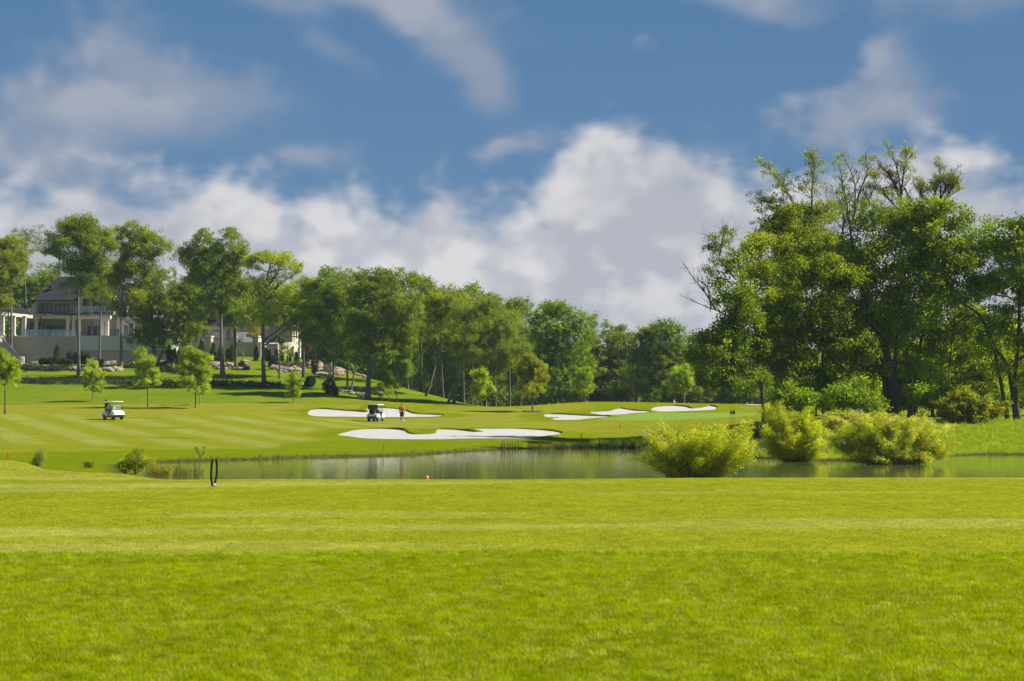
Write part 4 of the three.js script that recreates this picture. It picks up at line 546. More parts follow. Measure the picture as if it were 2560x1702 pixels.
// ---------------------------------------------------------------- many-stemmed willows and shrubs by the water
function shrub(name, label, category, group, o) {                   // o: base [px,py], d, blobs, shoots per square metre, leaf, color
  const r = rng(o.seed ?? Math.round(o.base[0] * 3 + o.base[1])), d = o.d ?? hit(o.base[0], o.base[1], 60, 200), s = PX(d), root0 = o.y !== undefined ? V((o.base[0] - 1280) * s, o.y, -d) : onGround(o.base[0], d), root = thing(name, label, category, root0, 0, group);
  const m = new MB(), list = [], col = o.color, A = V(0, 0, 0), B = V(0, 0, 0);
  for (const [cx, cy, rx, ry, fill = 1] of o.blobs) {
    const C0 = at(cx, cy, d).sub(root0), RX = rx * s, RY = ry * s, RZ = RX * (o.deep ?? 0.8), n = Math.max(4, Math.round((o.shoots ?? 30) * RX * RY * fill));
    for (let k = 0; k < n; k++) {
      const a = r() * 6.283, u = r() * 2 - 1, q = Math.sqrt(1 - u * u), R = Math.pow(r(), 0.5) * (r() < 0.3 ? 1.0 + 0.45 * r() : 0.95), p = V(C0.x + Math.cos(a) * q * R * RX, C0.y + u * R * RY, C0.z + Math.sin(a) * q * R * RZ);
      if (p.y < 0.08) p.y = 0.08 + r() * 0.2;
      const foot = o.foot ?? 0.5, b = V(clamp(p.x * 0.25, -foot, foot) + (r() - 0.5) * foot * 0.5, -0.08, (r() - 0.5) * foot), mid = b.clone().lerp(p, 0.5).add(V(-(p.x - b.x) * 0.10, 0.14 * p.distanceTo(b), -(p.z - b.z) * 0.10));
      const t = 1 + (r() - 0.5) * 0.6, w = 1 + (r() - 0.5) * 0.25, L = p.distanceTo(b), step = (o.step ?? 0.13), reach = Math.min(L * 0.72, o.leafy ?? 1.3), t0 = 1 - reach / L;
      const P = (v) => { A.copy(b).lerp(mid, v); B.copy(mid).lerp(p, v); return A.clone().lerp(B, v); };
      const cnt = Math.max(2, Math.round(reach / step));
      for (let j = 0; j < cnt; j++) { const v = lerp(t0, 1, (j + r()) / cnt), e = P(v), f = t * (0.8 + 0.4 * r()), tone = r() < (o.silver ?? 0) ? [0.55, 0.55, 0.30] : [col[0] * f * w, col[1] * f, col[2] * f], sp = 0.10 * (o.size ?? 1); list.push([e.x + (r() - 0.5) * sp, e.y + (r() - 0.5) * sp, e.z + (r() - 0.5) * sp, (o.size ?? 1) * (0.65 + 0.6 * r()), tone]); }
      const big = r() < (o.thick ?? 0.06), w0 = (o.stemW ?? 0.02) * (big ? 1 : 0.3); m.tube([b, P(0.25), P(0.5), P(0.75), p], [w0 * 1.3, w0, w0 * 0.7, w0 * 0.45, 0.003], big ? 6 : 3);
    }
  }
  m.build('stem', o.bark ?? barkDark, root);
  crownMesh('foliage', list, LEAF[o.leaf ?? 'willow'], root); leafTotal += list.length;
  return root;
}
const WIL = 'yellow-green willow bushes along the pond';
shrub('willow_bush', 'largest nearest willow bush, rising from the near edge of the pond', 'bush', WIL, { base: [1738, 1204], d: 62, y: WATER - 0.05, color: G.willow, silver: 0.06, shoots: 46, thick: 0.1, foot: 0.9, stemW: 0.03, deep: 0.7, blobs: [[1745, 1082, 132, 36], [1634, 1108, 44, 38], [1848, 1100, 50, 42], [1745, 1112, 135, 40], [1650, 1148, 66, 32], [1838, 1140, 66, 32], [1740, 1150, 100, 32, 0.8], [1690, 1172, 70, 18, 0.7], [1800, 1168, 66, 18, 0.6], [1700, 1058, 55, 16, 0.4], [1800, 1056, 55, 16, 0.4], [1888, 1122, 16, 22, 0.5]] });
shrub('willow_bush', 'open willow bush with upright shoots and one thin stem standing in the water', 'bush', WIL, { base: [1986, 1152], d: 88, y: WATER - 0.05, color: G.willow, shoots: 32, thick: 0.1, size: 1.2, foot: 0.7, leafy: 1.6, stemW: 0.03, blobs: [[1985, 1056, 66, 36, 0.9], [1930, 1080, 50, 38], [2042, 1085, 50, 42], [1985, 1100, 84, 36], [1932, 1112, 50, 28, 0.9], [2048, 1118, 46, 26, 0.9], [1985, 1034, 44, 18, 0.3], [1950, 1016, 12, 20, 0.3], [2012, 1024, 16, 18, 0.25], [1908, 1014, 12, 18, 0.25], [1990, 1130, 70, 14, 0.8]] });
shrub('willow_bush', 'widest willow bush with drooping edge over the water, right of the open one', 'bush', WIL, { base: [2230, 1163], d: 84, y: WATER - 0.05, color: [0.54, 0.58, 0.024], silver: 0.05, shoots: 33, thick: 0.1, size: 1.15, foot: 2.6, leafy: 1.6, stemW: 0.02, blobs: [[2140, 1078, 70, 36], [2230, 1068, 95, 40], [2320, 1085, 64, 38], [2128, 1110, 66, 38], [2230, 1110, 120, 38], [2342, 1115, 52, 34], [2170, 1140, 90, 22], [2290, 1142, 90, 22], [2092, 1096, 36, 40, 0.8], [2200, 1036, 60, 18, 0.6], [2280, 1044, 50, 18, 0.6], [2370, 1132, 26, 24, 0.7]] });
shrub('willow_bush', 'pale brushy willow strip behind the widest willow bush', 'bush', WIL, { base: [2190, 1075], d: 103, color: [0.54, 0.54, 0.06], silver: 0.05, shoots: 30, size: 1.4, foot: 6, stemW: 0.02, blobs: [[2080, 1050, 36, 22], [2140, 1046, 50, 24], [2210, 1045, 50, 22], [2270, 1055, 40, 20], [2330, 1058, 44, 18]] });
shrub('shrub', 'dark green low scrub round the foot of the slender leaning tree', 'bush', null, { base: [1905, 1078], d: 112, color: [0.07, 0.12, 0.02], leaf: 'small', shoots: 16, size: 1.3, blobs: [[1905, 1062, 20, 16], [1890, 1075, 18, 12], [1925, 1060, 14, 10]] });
shrub('shrub', 'broad dark-centred shrub on the right bank under the bowing limb', 'bush', null, { base: [2405, 1052], d: 117, color: [0.34, 0.36, 0.010], leaf: 'small', shoots: 16, size: 1.4, foot: 3, blobs: [[2360, 1010, 40, 34], [2410, 1000, 50, 40], [2465, 1012, 44, 34], [2510, 1025, 30, 24], [2400, 1030, 70, 18]] });
shrub('shrub', 'orange-tinged shrub at the left end of the pond', 'bush', null, { base: [322, 1187], d: 70, color: [0.40, 0.47, 0.008], size: 1.0, leaf: 'small', shoots: 18, size: 0.8, foot: 0.5, blobs: [[312, 1150, 26, 26], [338, 1142, 30, 28], [362, 1135, 18, 22, 0.8], [325, 1170, 42, 20], [372, 1158, 32, 24, 0.9], [300, 1165, 20, 20]] });
shrub('shrub', 'yellow-green reedy shrub leaning over the water right of the orange-tinged one', 'bush', null, { base: [385, 1190], d: 69, color: [0.46, 0.44, 0.02], leaf: 'willow', shoots: 38, foot: 0.5, blobs: [[375, 1168, 22, 18, 0.8], [400, 1172, 22, 14, 0.6], [385, 1150, 12, 14, 0.5], [425, 1170, 14, 10, 0.35]] });
shrub('shrub', 'small yellowish shrub left of the orange-tinged shrub', 'bush', null, { base: [219, 1166], d: 74, color: [0.3, 0.31, 0.015], leaf: 'small', shoots: 16, size: 0.8, blobs: [[212, 1157, 14, 9], [230, 1155, 8, 8, 0.7]] });
shrub('shrub', 'wispy grassy tuft standing above the left mound', 'bush', null, { base: [98, 1152], d: 76, color: [0.36, 0.40, 0.06], leaf: 'willow', shoots: 27, blobs: [[98, 1140, 15, 9, 0.5], [108, 1128, 8, 9, 0.3], [82, 1147, 14, 5, 0.5]] });
{ // lone weed with rusty flower heads
  const d = 47, s = PX(d), b = onGround(505, d), root = thing('weed_stem', 'tall thin weed with rusty seed heads behind the black curved stand', 'plant', b), r = rng(41), m = new MB(), list = [];
  const top = at(500, 1145, d).sub(b); m.tube([V(0, -0.1, 0), V(0, top.y * 0.5, 0), top], [0.006, 0.005, 0.003], 4);
  for (const [px, py] of [[490, 1118], [494, 1124], [507, 1116], [512, 1125], [498, 1134], [508, 1132], [492, 1130], [503, 1140], [486, 1121], [511, 1119]]) { const p = at(px, py, d).sub(b); m.tube([top, top.clone().lerp(p, 0.5).add(V(0, 0.02, 0)), p], [0.003, 0.003, 0.002], 3); for (let k = 0; k < 3; k++) list.push([p.x + (r() - 0.5) * 0.03, p.y + (r() - 0.5) * 0.03, p.z + (r() - 0.5) * 0.03, 0.17, r() < 0.2 ? [0.5, 0.48, 0.3] : [0.22, 0.10, 0.03]]); }
  m.build('stem', std(0.2, 0.16, 0.05), root); crownMesh('seed_head', list, LEAF.small, root);
}
// ---------------------------------------------------------------- planting round the house
const bushAt = (name, label, px, py, d, wpx, hpx, color, shape, group) => {
  const s = PX(d), b0 = at(px, py, d), gy = ground(b0.x, b0.z), b = V(b0.x, Math.abs(gy - b0.y) < 1.2 ? gy : b0.y, b0.z), root = thing(name, label, shape === 'cone' || shape === 'column' ? 'conifer' : 'bush', b, 0, group), r = rng(Math.round(px * 31 + py)), list = [], w = wpx * s / 2, h = hpx * s, m = new MB();
  m.tube([V(0, -0.2, 0), V(0, h * 0.4, 0), V(0, h * 0.85, 0)], [0.06, 0.04, 0.015], 5); m.build('stem', barkDark, root);
  const n = Math.round(26 + 46 * w * h * 2);
  for (let k = 0; k < n; k++) { const t = r(), a = r() * 6.283, prof = shape === 'cone' ? Math.pow(1 - t, 0.8) * 0.95 + 0.05 : shape === 'column' ? Math.sqrt(Math.max(0.05, 1 - Math.pow(t * 2 - 0.9, 4) * 0.8)) * 0.95 : Math.sqrt(Math.max(0, 1 - (t * 2 - 1) ** 2)), R = w * prof * Math.sqrt(0.35 + 0.65 * r()), f = 0.75 + 0.5 * r(); list.push([Math.cos(a) * R, t * h * 0.96 + 0.05, Math.sin(a) * R, 0.85 + 0.4 * r(), [color[0] * f, color[1] * f, color[2] * f]]); }
  crownMesh('foliage', list, shape === 'cone' || shape === 'column' ? LEAF.conifer : LEAF.small, root); return root;
};
const GH = 'clipped evergreens before the mansion terrace', GW = 'dark cone conifers before the garage wall';
[['clipped_conifer', 'clipped dark column conifer nearest the golden conifer, before the terrace wall', 172, 894, 238.6, 13, 30, G.ever, 'column'], ['clipped_conifer', 'clipped dark column conifer just left of the tallest oak trunk', 188, 895, 238.6, 11, 27, G.ever, 'column'], ['clipped_conifer', 'clipped dark column conifer just right of the tallest oak trunk', 203, 894, 238.6, 10, 31, [0.05, 0.09, 0.018], 'column'], ['clipped_conifer', 'clipped dark column conifer at the corner of the white pool wall', 217, 893, 238.6, 14, 26, G.ever, 'column']].forEach((a) => bushAt(...a, GH));
bushAt('golden_conifer', 'golden-green bushy conifer before the terrace wall', 142, 897, 238.2, 26, 48, [0.13, 0.15, 0.02], 'cone');
[['round_bush', 'round bright green ball bush at the foot of the golden conifer', 150, 898, 237.4, 13, 14], ['round_bush', 'round green ball bush, middle of three under the clipped conifers', 163, 898, 237.4, 13, 15], ['round_bush', 'round green ball bush, right of three under the clipped conifers', 176, 897, 237.4, 12, 12]].forEach((a) => bushAt(...a, [0.07, 0.14, 0.018], 'ball', 'round ball bushes before the terrace wall'));
bushAt('hedge_bush', 'low dark hedge right of the stairs', 108, 899, 237.6, 26, 14, G.ever, 'ball'); bushAt('hedge_bush', 'low dark hedge between the stairs hedge and golden conifer', 124, 899, 237.6, 22, 15, G.ever, 'ball'); bushAt('hedge_bush', 'small dark bush left of the terrace stairs', 40, 893, 238.6, 12, 10, G.ever, 'ball');
[[640, 904, 13, 36, 'right of the middle pier'], [662, 905, 13, 34, 'just left of the umbrella tree trunk'], [672, 908, 11, 30, 'just right of the umbrella tree trunk'], [690, 906, 12, 32, 'before the lit wall, right of the thin sapling'], [704, 906, 12, 27, 'left of the stone tower'], [722, 904, 12, 26, 'under the stone tower'], [740, 903, 14, 30, 'left of the ivy-lit trunk'], [766, 902, 14, 28, 'right of the ivy-lit trunk']].forEach(([px, py, w, h, s]) => bushAt('cone_conifer', 'dark cone conifer ' + s + ', before the garage wall', px, py, 247, w, h, G.ever, 'cone', GW));
[[466, 886, 14, 34, [0.07, 0.11, 0.02], 'green cone conifer left of the fullest young tree'], [532, 904, 20, 46, [0.06, 0.09, 0.02], 'broad dull conifer before the left pier of the garage wall'], [550, 907, 18, 36, [0.055, 0.085, 0.02], 'conifer left of the straight grey trunk'], [570, 908, 18, 32, [0.12, 0.13, 0.015], 'yellowish conifer right of the straight grey trunk'], [581, 908, 14, 44, [0.11, 0.13, 0.02], 'tall yellowish conifer before the second pier'], [448, 884, 14, 30, [0.08, 0.12, 0.025], 'soft green conifer at the end of the pool wall'], [503, 880, 20, 30, [0.06, 0.09, 0.02], 'dull conifer at the left end of the garage wall']].forEach(([px, py, w, h, c, l]) => bushAt('garden_conifer', l, px, py, 245, w, h, c, 'cone', 'conifers along the garage retaining wall'));
bushAt('round_bush', 'round dark bush beside the pale flower bed left of the umbrella tree', 604, 925, 231, 20, 18, G.ever, 'ball'); bushAt('round_bush', 'small round bush on the lawn edge right of the second grey trunk', 616, 928, 230, 14, 9, G.ever, 'ball');
bushAt('round_bush', 'blue-green upright bush on the boulders right of the umbrella tree', 684, 930, 236, 22, 30, [0.045, 0.075, 0.035], 'ball'); bushAt('round_bush', 'dark teal conifer standing in the boulders left of the stone stairs', 786, 932, 230, 17, 48, [0.04, 0.07, 0.03], 'ball');
bushAt('round_bush', 'low green ball bush at the lower left of the pool wall', 422, 886, 238, 20, 14, [0.06, 0.13, 0.02], 'ball'); bushAt('round_bush', 'bright low bush under the sweeping light tree', 412, 896, 236, 22, 10, [0.12, 0.17, 0.02], 'ball');
bushAt('lawn_bush', 'dark green bush left of the dark red bush on the slope', 775, 965, 212, 26, 26, [0.05, 0.085, 0.02], 'ball'); bushAt('lawn_bush', 'small dark green bush right behind the bright staked young tree', 763, 962, 213, 20, 14, [0.055, 0.095, 0.02], 'ball');
bushAt('dark_red_bush', 'dense dark red bush on the slope beside the paving', 822, 990, 205, 32, 38, G.red, 'ball'); bushAt('dark_red_bush', 'low dark red bush spilling to the right of the dense one', 838, 992, 204, 16, 18, G.red, 'ball');
bushAt('golden_tree', 'bright golden shrub standing over the parked white van', 634, 846, 252, 30, 36, G.gold, 'ball'); bushAt('flower_bush', 'pink flowering bush right of the ivy-lit trunk', 771, 878, 248, 9, 18, [0.35, 0.04, 0.12], 'ball');
[[423, 893, 20, 36, 'left'], [435, 893, 20, 40, 'middle'], [448, 892, 20, 38, 'right']].forEach(([px, py, w, h, q]) => bushAt('garden_conifer', 'soft green conifer, ' + q + ' of three at the right end of the pool wall', px, py, 238, w, h, [0.08, 0.13, 0.025], 'cone', 'three conifers at the pool wall end'));
bushAt('golden_bush', 'yellow bush right of the dark clipped conifers, before the pool wall', 252, 900, 237, 14, 14, [0.19, 0.19, 0.02], 'ball');
{ // low mixed planting strips, nobody could count the plants
  const r = rng(900), strips = [['planting_strip', 'long low strip of dark leafy plants across the lawn slope', [[50, 955], [130, 958], [230, 957], [330, 960], [430, 962], [520, 960], [600, 963], [700, 968]], 700, 0.8, [[0.05, 0.085, 0.022], [0.075, 0.12, 0.03], [0.07, 0.05, 0.03]]], ['planting_strip', 'leafy planting bed below the white pool wall', [[235, 892], [280, 896], [340, 894], [420, 890]], 260, 1.1, [[0.10, 0.15, 0.02], [0.06, 0.11, 0.02]]], ['planting_strip', 'low plants along the boulder row right of the sweeping tree', [[385, 930], [420, 925], [460, 935]], 120, 0.9, [[0.09, 0.14, 0.03], [0.06, 0.09, 0.02]]], ['planting_strip', 'shrubby bed among the boulders right of the umbrella tree', [[670, 915], [720, 918], [770, 915]], 160, 0.9, [[0.12, 0.14, 0.03], [0.06, 0.09, 0.02], [0.1, 0.06, 0.04]]]];
  for (const [nm, label, line, n, h, cols] of strips) { const list = [], root = thing(nm, label, 'plants', V(0, 0, 0), 0, null, 'stuff'); for (let k = 0; k < n; k++) { const u = r() * (line.length - 1), i = Math.floor(u), px = lerp(line[i][0], line[i + 1][0], u - i), py = lerp(line[i][1], line[i + 1][1], u - i), d = hit(px, py + (r() - 0.5) * 6, 170), p = onGround(px, d), c = cols[Math.floor(r() * cols.length)], f = 0.7 + 0.6 * r(); list.push([p.x, p.y + r() * h * 0.8, p.z, 1.0 + r(), [c[0] * f, c[1] * f, c[2] * f]]); } crownMesh('foliage', list, LEAF.small, root); }
}
// ---------------------------------------------------------------- reeds, tall bank grass
function bladeTuft(n, R, h, w, lean, seed) { const r = rng(seed), m = new MB(); for (let k = 0; k < n; k++) { const a = r() * 6.283, R0 = R * Math.sqrt(r()), x = Math.cos(a) * R0, z = Math.sin(a) * R0, H = h * (0.55 + 0.6 * r()), b = r() * 6.283, L = lean * H * r(), dx = Math.cos(b) * L, dz = Math.sin(b) * L, c = r() * 6.283, sx = Math.cos(c) * w, sz = Math.sin(c) * w; const A = V(x - sx, 0, z - sz), B = V(x + sx, 0, z + sz), Cc = V(x + dx * 0.4 - sx * 0.7, H * 0.6, z + dz * 0.4 - sz * 0.7), D = V(x + dx * 0.4 + sx * 0.7, H * 0.6, z + dz * 0.4 + sz * 0.7), E = V(x + dx, H, z + dz); m.tri(A, B, D); m.tri(A, D, Cc); m.tri(Cc, D, E); } return m.geo(); }
{
  const reed = bladeTuft(9, 0.18, 0.75, 0.010, 0.5, 21), r = rng(61), list = [], root = thing('reeds', 'sparse brown reeds standing in the water along the far bank', 'reeds', V(0, 0, 0), 0, null, 'stuff');
  for (let k = 0; k < 170; k++) { const px = 1230 + Math.pow(r(), 0.8) * 420, db = curve([[1200, 112], [1250, 115], [1400, 120], [1520, 122], [1650, 120]], px), d = db - 0.2 - r() * r() * 9 * (px > 1300 ? 1 : 0.3), x = (px - 1280) / F * d, f = 0.6 + 0.8 * r(); list.push([x, WATER - 0.05, -d, 0.6 + 0.7 * r(), r() < 0.7 ? [0.07 * f, 0.06 * f, 0.028 * f] : [0.12 * f, 0.14 * f, 0.03 * f]]); }
  for (let k = 0; k < 60; k++) { const px = 380 + r() * 120, d = 66 + r() * 6, x = (px - 1280) / F * d, f = 0.6 + 0.8 * r(); list.push([x, WATER - 0.05, -d, 0.4 + 0.4 * r(), [0.14 * f, 0.13 * f, 0.03 * f]]); }
  for (let k = 0; k < 220; k++) { const px = 440 + r() * 800, db = curve([[290, 79], [450, 88], [600, 90.5], [800, 96], [950, 98.5], [1100, 105], [1250, 115]], px), d = db + (r() - 0.5) * 0.8, p = onGround(px, d), f = 0.6 + 0.8 * r(); list.push([p.x, Math.max(p.y, WATER - 0.05), p.z, 0.22 + 0.2 * r(), [0.09 * f, 0.09 * f, 0.02 * f]]); }
  crownMesh('stalk', list, reed, root);
  const tall = bladeTuft(16, 0.3, 0.6, 0.012, 0.7, 22), gl = [], root2 = thing('bank_grass', 'tall unmown bright grass on the right bank and far bank by the reeds', 'tall grass', V(0, 0, 0), 0, null, 'stuff');
  const put = (n, fx, sc, cl) => { for (let k = 0; k < n; k++) { const [px, d] = fx(), p = onGround(px, d); if (p.y < WATER + 0.04) continue; const f = 0.75 + 0.5 * r(); gl.push([p.x, p.y - 0.03, p.z, sc * (0.6 + 0.8 * r()), [cl[0] * f, cl[1] * f, cl[2] * f]]); } };
  put(5200, () => [2040 + r() * 620, 97 + r() * 26], 0.45, [0.34, 0.44, 0.012]);
  put(1500, () => [1870 + r() * 200, 92 + r() * 28], 0.8, [0.32, 0.37, 0.03]);
  put(700, () => [1480 + r() * 200, 120.5 + Math.pow(r(), 2) * 7], 0.8, [0.27, 0.38, 0.010]);
  put(350, () => [1380 + r() * 120, 120 + r() * 2.5], 0.5, [0.26, 0.33, 0.015]);
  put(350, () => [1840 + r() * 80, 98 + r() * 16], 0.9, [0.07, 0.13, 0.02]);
  crownMesh('blade', gl, tall, root2);
}
// ---------------------------------------------------------------- near grass, blade by blade
{
  const rough = [bladeTuft(20, 0.036, 0.048, 0.0024, 1.1, 31), bladeTuft(20, 0.036, 0.040, 0.0024, 1.3, 32)], mown = [bladeTuft(16, 0.045, 0.017, 0.0022, 0.8, 33)], r = rng(71);
  const lay = (label, n, z0, z1, geos, cols, sc, keep) => {
    const root = thing('grass', label, 'grass', V(0, 0, 0), 0, null, 'stuff'), lists = geos.map(() => []);
    for (let k = 0; k < n; k++) {
      const d = Math.sqrt(z0 * z0 + r() * (z1 * z1 - z0 * z0)), half = d * 0.345, x = (r() * 2 - 1) * half; if (keep && !keep(x, d)) continue;
      const gnd = ground(x, -d), a = fbm2(x * 1.1, d * 1.1, 3), b = fbm2(x * 22 + 20, d * 9, 2), bk = d < 18 ? 0.85 : 0.22, wv = fbm2(x * 0.07 + 3, -d * 0.35, 4), f = (1 + 0.3 * a + bk * b) * (0.65 + 0.7 * r());
      const c = cols(a, b, wv, r); lists[k % geos.length].push([x, gnd - 0.002, -d, sc * (0.75 + 0.5 * r() + bk * b), [c[0] * f, c[1] * f, c[2] * f]]);
    }
    lists.forEach((l, i) => { const c = geos[i], im = new THREE.InstancedMesh(c, grassMat, l.length), col = new THREE.Color(); im.name = 'blade'; im.castShadow = im.receiveShadow = true; l.forEach((e, k) => { E4.set(0, r() * 6.283, 0); Q4.setFromEuler(E4); M4.compose(V(e[0], e[1], e[2]), Q4, V(e[3], e[3], e[3])); im.setMatrixAt(k, M4); im.setColorAt(k, col.setRGB(...e[4])); }); root.add(im); });
  };
  const edge = (x) => 17.2 + 0.5 * noise2(x * 0.4, 2.2);
  lay('longer green rough grass in the foreground', 150000, 8.6, 18.2, rough, (a, b, w, r) => { const t = r(); return t < 0.04 ? [0.50, 0.45, 0.10] : t < 0.18 ? [0.39, 0.43, 0.05] : [0.305, 0.37, 0.002]; }, 1, (x, d) => d < edge(x) + (r() - 0.5) * 1.8);
  lay('mown grass on the low mound at the left of the tee', 60000, 40, 62, mown, (a, b, w, r) => { const t = clamp(0.25 + r() * 0.4, 0, 1); return mix3([0.42, 0.45, 0.012], [0.53, 0.53, 0.11], t); }, 1.5, (x, d) => x < -d * 0.19 && ground(x, -d) > -0.75);
  lay('short mown tee grass up to the edge above the pond', 200000, 16.8, 41, mown, (a, b, w, r) => { const t = clamp(sstep(-0.02, 0.3, w) * 0.75 + r() * 0.3, 0, 1); return mix3([0.395, 0.43, 0.010], [0.55, 0.555, 0.13], t); }, 1, (x, d) => d > edge(x) - 0.9);
}

// ---------------------------------------------------------------- the mansion and the garage house on the hill
const stucco = std(0.38, 0.345, 0.335, 0.9), cream = std(0.52, 0.48, 0.41, 0.8), stoneW = std(0.39, 0.36, 0.33, 0.95), poolW = std(0.56, 0.57, 0.59, 0.7), slate = new THREE.MeshPhysicalMaterial({ color: lin(0.026, 0.025, 0.034), roughness: 0.9, specularIntensity: 0.25 }), slateTrim = std(0.03, 0.03, 0.04, 0.6), darkIn = std(0.03, 0.028, 0.03, 0.8), frameM = std(0.035, 0.04, 0.05, 0.5);
const glass = new THREE.MeshPhysicalMaterial({ color: lin(0.10, 0.15, 0.17), roughness: 0.06, specularIntensity: 1 });
const clearGlass = new THREE.MeshPhysicalMaterial({ color: lin(0.75, 0.88, 0.9), roughness: 0.03, transmission: 0.85, thickness: 0 });
function roofPlane(m, a, b, c, d) { m.quad(a, b, c, d); }
{
  const d0 = 246, o = at(150, 845, d0), u = PX(d0), X = (px) => (px - 150) * u, Y = (py) => (845 - py) * u;
  const root = thing('mansion', 'large two-storey stucco mansion with dark slate hip roofs and columned porch on the hill', 'house', o);
  const bx = (name, mat, x0, x1, y0, y1, z0, z1, par = root) => new MB().box(x0, x1, y0, y1, z0, z1).build(name, mat, par);
  // upper storey: left angled wall, front wall, bay, right wing
  const wall = new MB();
  const yE = Y(752), yB = Y(786), plan = [V(X(34), 0, -9), V(X(87), 0, 0), V(X(198), 0, 0), V(X(198), 0, 0.4)];
  const wallFace = (a, b, y0, y1) => wall.quad(V(a.x, y0, a.z), V(b.x, y0, b.z), V(b.x, y1, b.z), V(a.x, y1, a.z));
  wallFace(plan[0], plan[1], yB, yE); wallFace(plan[1], plan[2], yB, yE);
  wall.box(X(198), X(285), yB, Y(745), -8, 0.4);
  wall.box(X(36), X(285), 0, yB, -12, -2.4);                        // ground-floor back wall behind the porch
  wall.box(X(285), X(348), 0, Y(792), -9, -1.2); wall.box(X(300), X(372), 0, Y(760), -14, -5);
  wall.box(X(352), X(400), 0, Y(790), -10, -3.2);
  wall.build('wall', stucco, root);
  // roofs
  const rf = new MB(), top0 = V(X(112), Y(683), -6.5), top1 = V(X(262), Y(683), -6.5), eL = V(X(30), yE - 0.05, -9.6), eA = V(X(83), yE, 0.9), eB = V(X(200), yE, 0.9), eBack = V(X(112), yE, -13), eR = V(X(300), yE, -2), eRB = V(X(300), yE, -13);
  rf.tri(eL, eA, top0); rf.quad(eA, eB, V(X(205), Y(683), -6.5), top0); rf.quad(eB, eR, top1, V(X(205), Y(683), -6.5)); rf.tri(eR, eRB, top1); rf.quad(eRB, eBack, top0, top1); rf.tri(eBack, eL, top0);
  rf.tri(V(X(128), yE + 0.04, 1.1), V(X(178), yE + 0.04, 1.1), V(X(153), Y(716), -2.6)); rf.tri(V(X(128), yE + 0.04, 1.1), V(X(153), Y(716), -2.6), V(X(130), yE + 0.3, -1)); rf.tri(V(X(178), yE + 0.04, 1.1), V(X(178), yE + 0.3, -2), V(X(153), Y(716), -2.6));
  const mainRoof = rf.build('roof', slate, root);
  new MB().box(X(111), X(119), Y(718), Y(713), -2.6, -1.6).build('roof_vent', slateTrim, mainRoof);
  new MB().box(X(226), X(248), Y(745), Y(716), -3.2, 0.2).build('dormer', slateTrim, mainRoof); new MB().box(X(229), X(245), Y(734), Y(730), 0.2, 0.26).build('dormer_sill', cream, mainRoof);
  bx('bay_cornice', cream, X(196), X(290), Y(748), Y(740), 0.3, 0.9);
  const rw = new MB(); rw.quad(V(X(280), Y(760), 0), V(X(380), Y(760), -1), V(X(360), Y(722), -8), V(X(300), Y(722), -8)); rw.quad(V(X(380), Y(760), -1), V(X(380), Y(760), -14), V(X(360), Y(722), -8), V(X(360), Y(722), -8.01)); rw.build('roof', slate, root);
  const r3 = new MB(); r3.quad(V(X(345), Y(792), -2), V(X(412), Y(792), -2), V(X(405), Y(772), -7), V(X(352), Y(772), -7)); r3.build('roof', std(0.2, 0.22, 0.26, 0.45, { metalness: 0.3 }), root);
  // lower porch roof and left pavilion
  const pr = new MB();
  pr.quad(V(X(80), Y(790), 3.0), V(X(285), Y(792), 3.0), V(X(285), Y(784), 0.1), V(X(90), Y(783), 0.1));
  pr.quad(V(X(-60), Y(783), 8.2), V(X(36), Y(783), 8.2), V(X(96), Y(790), 3.05), V(X(70), Y(775), 1.5)); pr.quad(V(X(-60), Y(783), 8.2), V(X(70), Y(775), 1.5), V(X(62), Y(770), 0), V(X(-60), Y(770), 2));
  pr.build('porch_roof', slate, root);
  bx('beam', cream, X(86), X(285), Y(800), Y(792), 1.9, 2.7);
  const bm = new MB(); bm.quad(V(X(-60), Y(795), 8), V(X(34), Y(795), 8), V(X(34), Y(783.5), 8), V(X(-60), Y(783.5), 8)); bm.quad(V(X(34), Y(795), 8), V(X(98), Y(800), 2.75), V(X(98), Y(790.5), 2.75), V(X(34), Y(783.5), 8)); bm.quad(V(X(-60), Y(795), 8), V(X(-60), Y(795), 0), V(X(98), Y(800), -1), V(X(98), Y(800), 2.75)); bm.build('beam', cream, root);
  // columns
  const colGeo = (h, w) => { const m = new MB(); m.box(-w, w, 0.18, h - 0.2, -w, w); m.box(-w * 1.35, w * 1.35, 0, 0.18, -w * 1.35, w * 1.35); m.box(-w * 1.3, w * 1.3, h - 0.2, h, -w * 1.3, w * 1.3); return m.geo(); };
  const c1 = colGeo(Y(800), 0.24), c2 = colGeo(Y(795), 0.28);
  for (const [px, z] of [[100, 2.3], [179, 2.3], [191, 2.3], [206, 2.3], [266, 2.3], [276, 2.3]]) part('column', c1, cream, root).position.set(X(px), 0, z);
  for (const [px, z] of [[-30, 7.6], [18, 7.6], [41, 7.2], [60, 5.6], [79, 4.2]]) part('column', c2, cream, root).position.set(X(px), 0, z);
  for (const px of [205, 227]) { const m = new MB(); m.box(-0.22, 0.22, 0, Y(748) - yB, -0.22, 0.22); part('upper_column', m.geo(), cream, root).position.set(X(px), yB, 0.7); }
